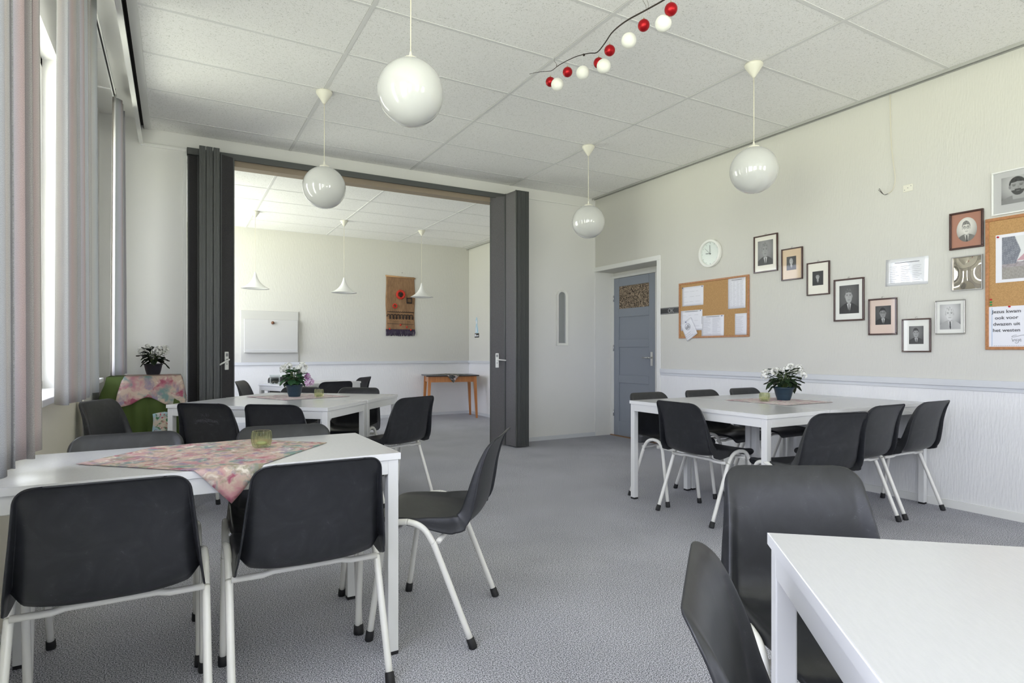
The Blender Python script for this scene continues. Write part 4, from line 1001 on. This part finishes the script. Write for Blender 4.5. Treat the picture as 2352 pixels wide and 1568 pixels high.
picture('white framed photograph of a bearded man in a turtleneck above the right cork board', 1.889, 1.600, 2.016, 2.305, 0.010, WHITE, mat('mount_grey', (0.50, 0.50, 0.50), 0.4, coat=0.5), (0.16, 0.84, 0.20, 0.86), K10, hook=False)
# reflective bulged picture
t = thing('picture_frame', 'thin metal framed picture with a shiny bulging surface left of the right cork board', 'picture', (XR, 2.034, 1.534))
m = MB()
for a in ((-0.093, 0.093, 0, 0.006), (-0.093, 0.093, 0.232, 0.238)): m.box(-0.016, -0.001, a[0], a[1], a[2], a[3])
m.box(-0.016, -0.001, -0.093, -0.087, 0.006, 0.232); m.box(-0.016, -0.001, 0.087, 0.093, 0.006, 0.232); m.build('frame', SILVERF, t)
m = MB(); m.grid(lambda u, v: (-0.006-0.012*math.sin(PI*u)*math.sin(PI*v), 0.087-0.174*u, 0.006+0.226*v), 24, 24)
m.build('picture_glass', mat('bulged_glass', (0.62, 0.57, 0.48), 0.04, metal=0.75), t)

def note(parent_name, label, y1, y0, z0, z1, d, lines, cols=1, rot=0, title=True, pins=(), top=0.10, mtl=PAPER, hasarch=False, seed=1, cat='paper'):
    rn = random.Random(seed)
    t = thing(parent_name, label, cat, (XR-d, (y0+y1)/2, (z0+z1)/2))
    t.rotation_euler = (rot, 0, 0)
    w, h = y1-y0, z1-z0
    m = MB(); m.grid(lambda u, v: (-0.0006-0.003*(u*(1-v))**3, w/2-w*u, -h/2+h*v), 8, 8); o = m.build('sheet', mtl, t)
    so = o.modifiers.new('t', 'SOLIDIFY'); so.thickness = 0.0006
    m = MB()
    def ln(u0, u1, v, th, mi): m.box(-0.0048, -0.0036, w/2-w*u1, w/2-w*u0, -h/2+h*v-th/2, -h/2+h*v+th/2, mi)
    if title: ln(0.22, 0.80, 1-top*0.6, 0.0035, 0)
    for i in range(lines):
        v = 1-top-(1-top-0.08)*(i+0.5)/lines
        for c in range(cols):
            a = 0.10+0.82*c/cols
            ln(a, a+0.82/cols*rn.uniform(0.45, 0.85), v, 0.0016, 1)
    if hasarch:
        m.tube([(-0.004, 0.035*math.cos(a), 0.03+0.035*math.sin(a)) for a in [i*2*PI/18 for i in range(19)]], 0.0011, 5, 0)
        for k in range(5): m.tube([(-0.004, -0.02+0.01*k, 0.01), (-0.004, -0.01+0.01*k, 0.05-0.004*k)], 0.0016, 5, 0)
    m.build('writing', [INK, INKL], t)
    for u, v, pm in pins:
        m = MB(); m.tube([(-0.001, w/2-w*u, -h/2+h*v), (-0.009, w/2-w*u, -h/2+h*v)], 0.0045, 10); m.build('push_pin', pm, t)
    return t
def corkboard(label, y1, y0, z0, z1, fw=0.018):
    t = thing('cork_board', label, 'notice board', (0, 0, 0))
    m = MB(); rbox(m, y0, y1, z0, z0+fw, 0.001, 0.016); rbox(m, y0, y1, z1-fw, z1, 0.001, 0.016); rbox(m, y0, y0+fw, z0+fw, z1-fw, 0.001, 0.016); rbox(m, y1-fw, y1, z0+fw, z1-fw, 0.001, 0.016)
    bevel(m.build('frame', CORKF, t), 0.003)
    m = MB(); rbox(m, y0+fw, y1-fw, z0+fw, z1-fw, 0.001, 0.008); m.build('cork', CORK, t)
    return t
bY1, bY0, bZ0, bZ1 = 4.744, 3.834, 1.248, 1.845
corkboard('cork notice board with five papers, right of the grey door', bY1, bY0, bZ0, bZ1)
def bpx(u, v):  # zoom-crop coordinates of the board to wall Y,Z
    px = 1540+u/9.225; py = 620+v/9.225
    a = (px-1176)/1365.06; D = F+Rr*a; s = XR/D.x
    return D.y*s, CAM_H+s*(805.76-py)/1365.06
def bnote(label, u0, v0, u1, v1, **k):
    ya, za = bpx(u0, v0); yb, zb = bpx(u1, v1)
    return note('notice', label, ya, yb, min(za, zb), max(za, zb), k.pop('d', 0.0085), **k)
bnote('landscape sheet with a small table, upper left of the door side cork board', 262, 375, 712, 735, lines=3, cols=3, title=False, top=0.12, pins=((0.03, 0.97, PINB), (0.95, 0.95, PINB)), seed=2)
bnote('long sheet with columns of figures, upper right of the door side cork board', 1233, 192, 1605, 800, lines=22, cols=4, title=True, seed=3)
bnote('sheet behind the tilted leaflet, lower left of the door side cork board', 232, 870, 688, 1272, lines=3, cols=3, pins=((0.93, 0.96, PINB),), seed=4)
bnote('two column printed sheet, bottom centre of the door side cork board', 672, 975, 1148, 1392, lines=16, cols=2, pins=((0.92, 0.95, PINB),), seed=5, d=0.0095)
bnote('narrow list held by a clip, lower right of the door side cork board', 1378, 925, 1630, 1370, lines=18, cols=1, seed=6, title=False)
bnote('tilted folded leaflet with a round arch drawing, lower left of the cork board', 290, 1060, 540, 1450, lines=3, cols=1, rot=-0.50, hasarch=True, title=False, top=0.62, seed=7, d=0.016, pins=((0.5, 0.93, PINB),))
m = MB(); rbox(m, 4.755, 5.032, 1.525, 1.595, 0.001, 0.007, 0); rbox(m, 4.756, 5.03, 1.530, 1.534, 0.007, 0.0078, 1); rbox(m, 4.756, 5.03, 1.586, 1.590, 0.007, 0.0078, 1)
st_ = thing('sign_strip', 'black strip with grey letters between the door and the cork board', 'sign', (0, 0, 0)); m.build('strip', [STRIPK, GREYT], st_)
def text_obj(body, size, mtl, parent, loc, bold=0.0, align='CENTER', sx=1.0):
    cu = bpy.data.curves.new('text', 'FONT'); cu.body = body; cu.size = size; cu.extrude = 0.0003; cu.align_x = align; cu.offset = bold; cu.resolution_u = 3
    tmp = bpy.data.objects.new('text', cu); C.objects.link(tmp)
    dg = bpy.context.evaluated_depsgraph_get(); me = bpy.data.meshes.new_from_object(tmp.evaluated_get(dg))
    C.objects.unlink(tmp); bpy.data.objects.remove(tmp)
    # local x -> -Y (to the right seen from the room), local y -> Z
    for v in me.vertices: x, y, z = v.co; v.co = (-z, -x*sx, y)
    me.materials.clear(); me.materials.append(mtl)
    o = bpy.data.objects.new('lettering', me); C.objects.link(o); o.parent = parent; o.location = loc
    return o
text_obj('OK', 0.062, GREYT, st_, (XR-0.008, 4.87, 1.538))
m = MB(); m.tube([(XR-0.0076, 4.885+0.020*math.cos(a), 1.56+0.020*math.sin(a)) for a in [i*2*PI/20 for i in range(21)]], 0.0012, 5); m.build('ring', GREYT, st_)
# right board
corkboard('tall cork board cut by the right edge, with printed slogan sheet', 1.925, 0.95, 1.12, 2.002, 0.020)
Y1, Y0, Z0_, Z1_ = 1.867, 1.45, 1.566, 1.884
t = thing('photo_print', 'pinned photograph of a pink roofed building behind trees on the right cork board', 'photograph', (XR-0.009, (Y0+Y1)/2, (Z0_+Z1_)/2))
w, h = Y1-Y0, Z1_-Z0_
m = MB(); m.box(-0.001, 0, -w/2, w/2, -h/2, h/2); m.build('sheet', PAPER, t)
Nu, Nv = 110, 80; vs = []; cols = []; rn = random.Random(4)
def blot(u, v): return math.sin(u*31+math.sin(v*23)*2)*math.sin(v*37+math.sin(u*19)*2)*0.5+0.5*math.sin(u*71+v*13)*math.sin(v*67-u*29)
for jj in range(Nv+1):
    for ii in range(Nu+1):
        u, v = ii/Nu, jj/Nv
        c = (0.72, 0.73, 0.74)
        rx = (u-0.62)/0.40
        if v > 0.42 and v < 0.42+0.55*(1-abs(rx)): c = (0.55, 0.33, 0.38)
        if 0.54 < u < 0.57 and 0.42 < v < 0.62: c = (0.75, 0.76, 0.80)
        if v < 0.44+0.05*math.sin(u*17): n = blot(u, v); c = (0.36+0.10*n, 0.32+0.09*n, 0.34+0.10*n)
        if v < 0.28: n = blot(u*2, v); c = (0.33+0.06*n, 0.31+0.06*n, 0.29+0.06*n)
        if u < 0.28-0.25*abs(v-0.65) and v > 0.36: n = blot(u*3+1, v*2); c = (0.18+0.25*max(0, n), 0.19+0.26*max(0, n), 0.23+0.27*max(0, n))
        vs.append((-0.0016, w/2-0.035-(w-0.055)*u, -h/2+0.02+(h-0.04)*v)); cols.append(c)
m = MB(); m.add(vs, [(j*(Nu+1)+i, (j+1)*(Nu+1)+i, (j+1)*(Nu+1)+i+1, j*(Nu+1)+i+1) for j in range(Nv) for i in range(Nu)]); m.col = cols; m.build('image', PRINTM, t)
m = MB(); m.tube([(-0.001, w/2-0.014, h/2-0.014), (-0.010, w/2-0.014, h/2-0.014)], 0.006, 10); m.build('push_pin', PINR, t)
t = thing('slogan_sheet', 'white sheet with four bold text lines and a signature on right cork board', 'poster', (XR-0.009, 1.70, 1.274))
m = MB(); m.box(-0.001, 0, -0.215, 0.213, -0.134, 0.134); m.build('sheet', PAPER, t)
for i, s_ in enumerate(('Jezus kwam', 'ook voor', 'dwazen uit', 'het westen')):
    text_obj(s_, 0.0300, INK, t, (-0.0018, 0.108, 0.090-0.0415*i), 0.0005, sx=1.12)
m = MB()
def stroke(pp): m.tube(catmull([(-0.0022, 0.20-a*0.001, b*0.001) for a, b in pp], 4), 0.0009, 5)
stroke([(148, -58), (128, -62), (122, -70), (136, -70), (165, -62), (190, -58)])
stroke([(122, -78), (128, -100), (133, -84)]); stroke([(138, -84), (139, -98)]); stroke([(150, -84), (144, -90), (150, -95), (144, -100)])
stroke([(156, -84), (157, -104), (148, -112), (138, -108)]); stroke([(164, -92), (171, -90), (167, -84), (162, -90), (165, -98), (174, -97)])
m.build('signature', INK, t)
m = MB(); m.box(-0.002, -0.001, 0.186, 0.189, -0.13, 0.13); m.build('margin_line', mat('blue_line', (0.35, 0.48, 0.68), 0.5), t)
m = MB()
for k in range(24): m.box(-0.0022, -0.001, 0.17-0.012*k, 0.1785-0.012*k, -0.129, -0.126)
m.build('small_print', INKL, t)
m = MB(); m.tube([(-0.001, 0.09, 0.130), (-0.010, 0.09, 0.130)], 0.006, 10); m.build('push_pin', PINR, t)
for z, mm, nme in ((1.458, PINR, 'red'), (1.440, PING, 'upper green'), (1.422, PING, 'lower green')):
    m = MB(); m.tube([(XR-0.008, 1.893, z), (XR-0.018, 1.893, z)], [0.006, 0.0045], 10)
    tag(m.build('push_pin', mm), nme+' spare push pin on the left edge of the right cork board', 'pin')
# laminated list
note('list_sheet', 'laminated white list of text rows taped to the wall above the pictures', 2.580, 2.280, 1.607, 1.812, 0.001, 10, 3, 0.02, True, (), 0.26, mat('laminate_sheet', (0.80, 0.81, 0.84), 0.12, coat=1.0), seed=12)
# junction plate and loose wire
t = thing('wall_plate', 'small cream plate with three screws high on the right wall', 'plate', (XR, 2.418, 2.335)); t.rotation_euler = (0.0, 0, 0)
m = MB(); m.box(-0.006, -0.0005, -0.034, 0.034, -0.026, 0.026); bevel(m.build('plate', CANOPY, t), 0.002)
for k in range(3):
    m = MB(); m.tube([(-0.006, 0.022-0.022*k, -0.012+0.012*k), (-0.0075, 0.022-0.022*k, -0.012+0.012*k)], 0.003, 8); m.build('screw', GREYT, t)
t = thing('loose_cable', 'thin cream cable hanging down the right wall from the ceiling', 'cable', (0, 0, 0))
m = MB(); X_ = XR-0.006
m.tube(catmull([(X_, 2.545, 3.085), (X_, 2.543, 2.9), (X_, 2.535, 2.68), (X_, 2.515, 2.50), (X_, 2.508, 2.42), (X_, 2.525, 2.35), (X_, 2.56, 2.325)], 5), 0.0028, 6); m.build('sheath', CORD, t)
m = MB()
for dy, dz in ((0.065, 0.055), (0.055, 0.035), (0.07, 0.045)): m.tube(catmull([(X_, 2.56, 2.325), (X_-0.01, 2.585, 2.322), (X_-0.004, 2.56+dy, 2.325+dz)], 4), 0.0014, 5)
m.build('bare_wires', DKY, t)
# clock
t = thing('wall_clock', 'round white wall clock above the cork board near the door', 'clock', (XR, 4.306, 2.112))
def disc(m, r0, r1, x0, x1, n=48, mi=0):
    vs = []
    for r, x in ((r0, x0), (r0, x1), (r1, x1), (r1, x0)):
        vs += [(x, r*math.cos(2*PI*k/n), r*math.sin(2*PI*k/n)) for k in range(n)]
    m.add(vs, [(a*n+k, a*n+(k+1) % n, ((a+1) % 4)*n+(k+1) % n, ((a+1) % 4)*n+k) for a in range(4) for k in range(n)], mi, False)
m = MB(); disc(m, 0.118, 0.142, -0.035, -0.001); bevel(m.build('rim', PLASTW, t), 0.006, 3)
m = MB(); m.add([(-0.012, 0.12*math.cos(2*PI*k/40), 0.12*math.sin(2*PI*k/40)) for k in range(40)], [tuple(range(39, -1, -1))])
m.build('dial', CLOCKF, t)
m = MB()
for k in range(12):
    a = k*PI/6; c_, s2 = math.cos(a), math.sin(a); m.tube([(-0.0135, 0.100*c_, 0.100*s2), (-0.0135, 0.110*c_, 0.110*s2)], 0.0018, 5)
m.build('hour_marks', INKL, t)
for a, l, r_, nm in ((math.radians(176), 0.055, 0.0026, 'hour_hand'), (math.radians(92), 0.085, 0.0018, 'minute_hand'), (math.radians(140), 0.09, 0.0009, 'second_hand')):
    m = MB(); m.tube([(-0.017, 0.012*math.cos(a)*1, -0.015*math.sin(a)), (-0.017, -l*math.cos(a), l*math.sin(a))], r_, 5); m.build(nm, INK, t)
# arched mirror on partition wall
t = thing('mirror', 'slim arched mirror in a white frame on the wall left of the door', 'mirror', (4.265, YP, 1.18))
def arch(w, h, n=20): return [(-w, 0), (w, 0)]+[(w*math.cos(i*PI/n), h-w+w*math.sin(i*PI/n)) for i in range(n+1)]
m = MB(); A_ = arch(0.088, 0.71); B_ = [(x, z) for x, z in arch(0.052, 0.645)]
B_ = [(x, z+0.032) for x, z in B_]; n_ = len(A_)
vs = [(x, -0.022, z) for x, z in A_]+[(x, -0.014, z) for x, z in B_]+[(x, -0.0005, z) for x, z in A_]+[(x, -0.004, z) for x, z in B_]
fs = []
for i in range(n_):
    k = (i+1) % n_
    fs += [(i, k, n_+k, n_+i), (i, 2*n_+i, 2*n_+k, k), (n_+i, n_+k, 3*n_+k, 3*n_+i)]
m.add(vs, fs); bevel(m.build('frame', PLASTW, t), 0.004)
m = MB(); m.add([(x*1.01, -0.005, z) for x, z in B_], [tuple(range(n_))]); m.build('mirror_glass', MIRROR, t)

# ================================================================= FAR ROOM WALL ITEMS
t = thing('wall_hatch', 'white wall panel with a fold down board and one brown knob in the far room', 'hatch', (0, 0, 0))
m = MB(); m.box(0.843, 1.657, YB-0.022, YB-0.001, 0.942, 1.715); bevel(m.build('back_board', mat('hatch_paint', (0.56, 0.555, 0.53), 0.45), t), 0.003)
m = MB(); m.box(0.885, 1.640, YB-0.075, YB-0.022, 1.085, 1.585); o = bevel(m.build('flap', mat('flap_paint', (0.58, 0.575, 0.56), 0.4), t), 0.005)
m = MB(); m.box(0.905, 1.62, YB-0.080, YB-0.0752, 1.12, 1.127); m.build('tray_line', RAIL, o)
m = MB(); m.ball((1.275, YB-0.095, 1.535), 0.024, 16, 10); m.build('knob', mat('knob_wood', (0.16, 0.065, 0.03), 0.4), o)
t = thing('wall_hanging', 'brown woven wall hanging with red ring, dark loops and fringe in the far room', 'tapestry', (3.30, YB-0.004, 1.36))
m = MB(); m.grid(lambda u, v: (-0.252+0.504*u+0.006*math.sin(v*9+u*2), -0.006-0.008*math.sin(u*13)*(1-v), 0.10+0.905*v-0.02*u*(1-v)), 24, 30); o = m.build('cloth', BURLAP, t); so = o.modifiers.new('t', 'SOLIDIFY'); so.thickness = 0.004
m = MB(); m.tube([(-0.258, -0.008, 1.005), (0.262, -0.008, 0.985)], 0.012, 8); m.build('rod', TANY, t)
def ring(m, c, r, th, n=20): m.tube([(c[0]+r*math.cos(2*PI*i/n), -0.020, c[1]+r*math.sin(2*PI*i/n)) for i in range(n+1)], th, 6)
m = MB(); ring(m, (0.0, 0.70), 0.062, 0.020); ring(m, (-0.10, 0.505), 0.032, 0.011)
for x, z in ((0.0, 0.19), (0.11, 0.155), (-0.19, 0.12), (0.18, 0.11)): m.ball((x, -0.014, z), 0.016, 8, 6)
m.build('red_yarn', REDY, t)
m = MB(); sq = [(0.11, 0.565), (0.19, 0.565), (0.19, 0.645), (0.11, 0.645), (0.11, 0.565), (0.19, 0.565)]
m.tube([(x, -0.020, z) for x, z in sq], 0.012, 6)
lp = []
for i in range(97): a = i/96*2*PI*8; lp.append((-0.225+0.45*i/96+0.020*math.cos(a+PI), -0.018, 0.325+0.038*math.sin(a)))
m.tube(lp, 0.006, 5); m.tube([(-0.23+0.46*i/40, -0.017, 0.405+0.006*math.sin(i*2)) for i in range(41)], 0.005, 5); m.tube([(-0.23, -0.017, 0.21), (0.23, -0.017, 0.20)], 0.003, 5)
for k in range(5): m.tube([(0.0, -0.030, 0.66), (-0.03+0.015*k, -0.030, 0.735-0.006*abs(k-2))], 0.005, 5)
m.build('dark_yarn', DKY, t)
m = MB(); m.tube([(-0.22+0.44*i/40, -0.018, 0.27+0.006*math.sin(i*1.7)) for i in range(41)], 0.005, 5); m.tube([(-0.22+0.44*i/40, -0.018, 0.385+0.005*math.sin(i*1.7)) for i in range(41)], 0.003, 5); m.build('tan_yarn', TANY, t)
m = MB()
for k in range(52):
    x = -0.25+0.5*k/51; m.tube([(x, -0.012, 0.115), (x+random.uniform(-.01, .01), -0.022, 0.06), (x+random.uniform(-.012, .012), -0.012, 0.0+random.uniform(0, .02))], 0.006, 5)
m.build('fringe', FRY, t)
m = MB(); m.tube([(3.33, YB-0.001, 2.43), (3.33, YB-0.018, 2.43)], 0.006, 8); tag(m.build('nail', GREYT), 'dark nail in the far wall above the woven hanging', 'nail')
t = thing('wall_sticker', 'small blue and white figure sticker with a black caption bar in the far corner', 'sticker', (XR2, 9.33, 1.345))
m = MB(); m.box(-0.003, -0.001, -0.085, 0.085, 0.0, 0.075); m.build('caption_bar', STRIPK, t)
m = MB(); m.box(-0.004, -0.003, 0.03, 0.075, 0.02, 0.06); m.box(-0.004, -0.003, -0.07, 0.02, 0.022, 0.040); m.build('caption_marks', PAPER, t)
m = MB(); m.poly([(-0.003, 0.055, 0.08), (-0.003, 0.06, 0.15), (-0.003, 0.03, 0.23), (-0.003, 0.045, 0.30), (-0.003, 0.02, 0.36), (-0.003, -0.01, 0.35), (-0.003, -0.025, 0.29), (-0.003, -0.02, 0.22), (-0.003, -0.05, 0.14), (-0.003, -0.06, 0.08)])
m.poly([(-0.004, 0.04, 0.09), (-0.004, 0.035, 0.16), (-0.004, 0.01, 0.20), (-0.004, 0.0, 0.10)], 1); m.poly([(-0.004, 0.025, 0.24), (-0.004, 0.03, 0.29), (-0.004, 0.0, 0.31), (-0.004, -0.01, 0.25)], 1)
m.build('figure', [STK, PAPER], t)
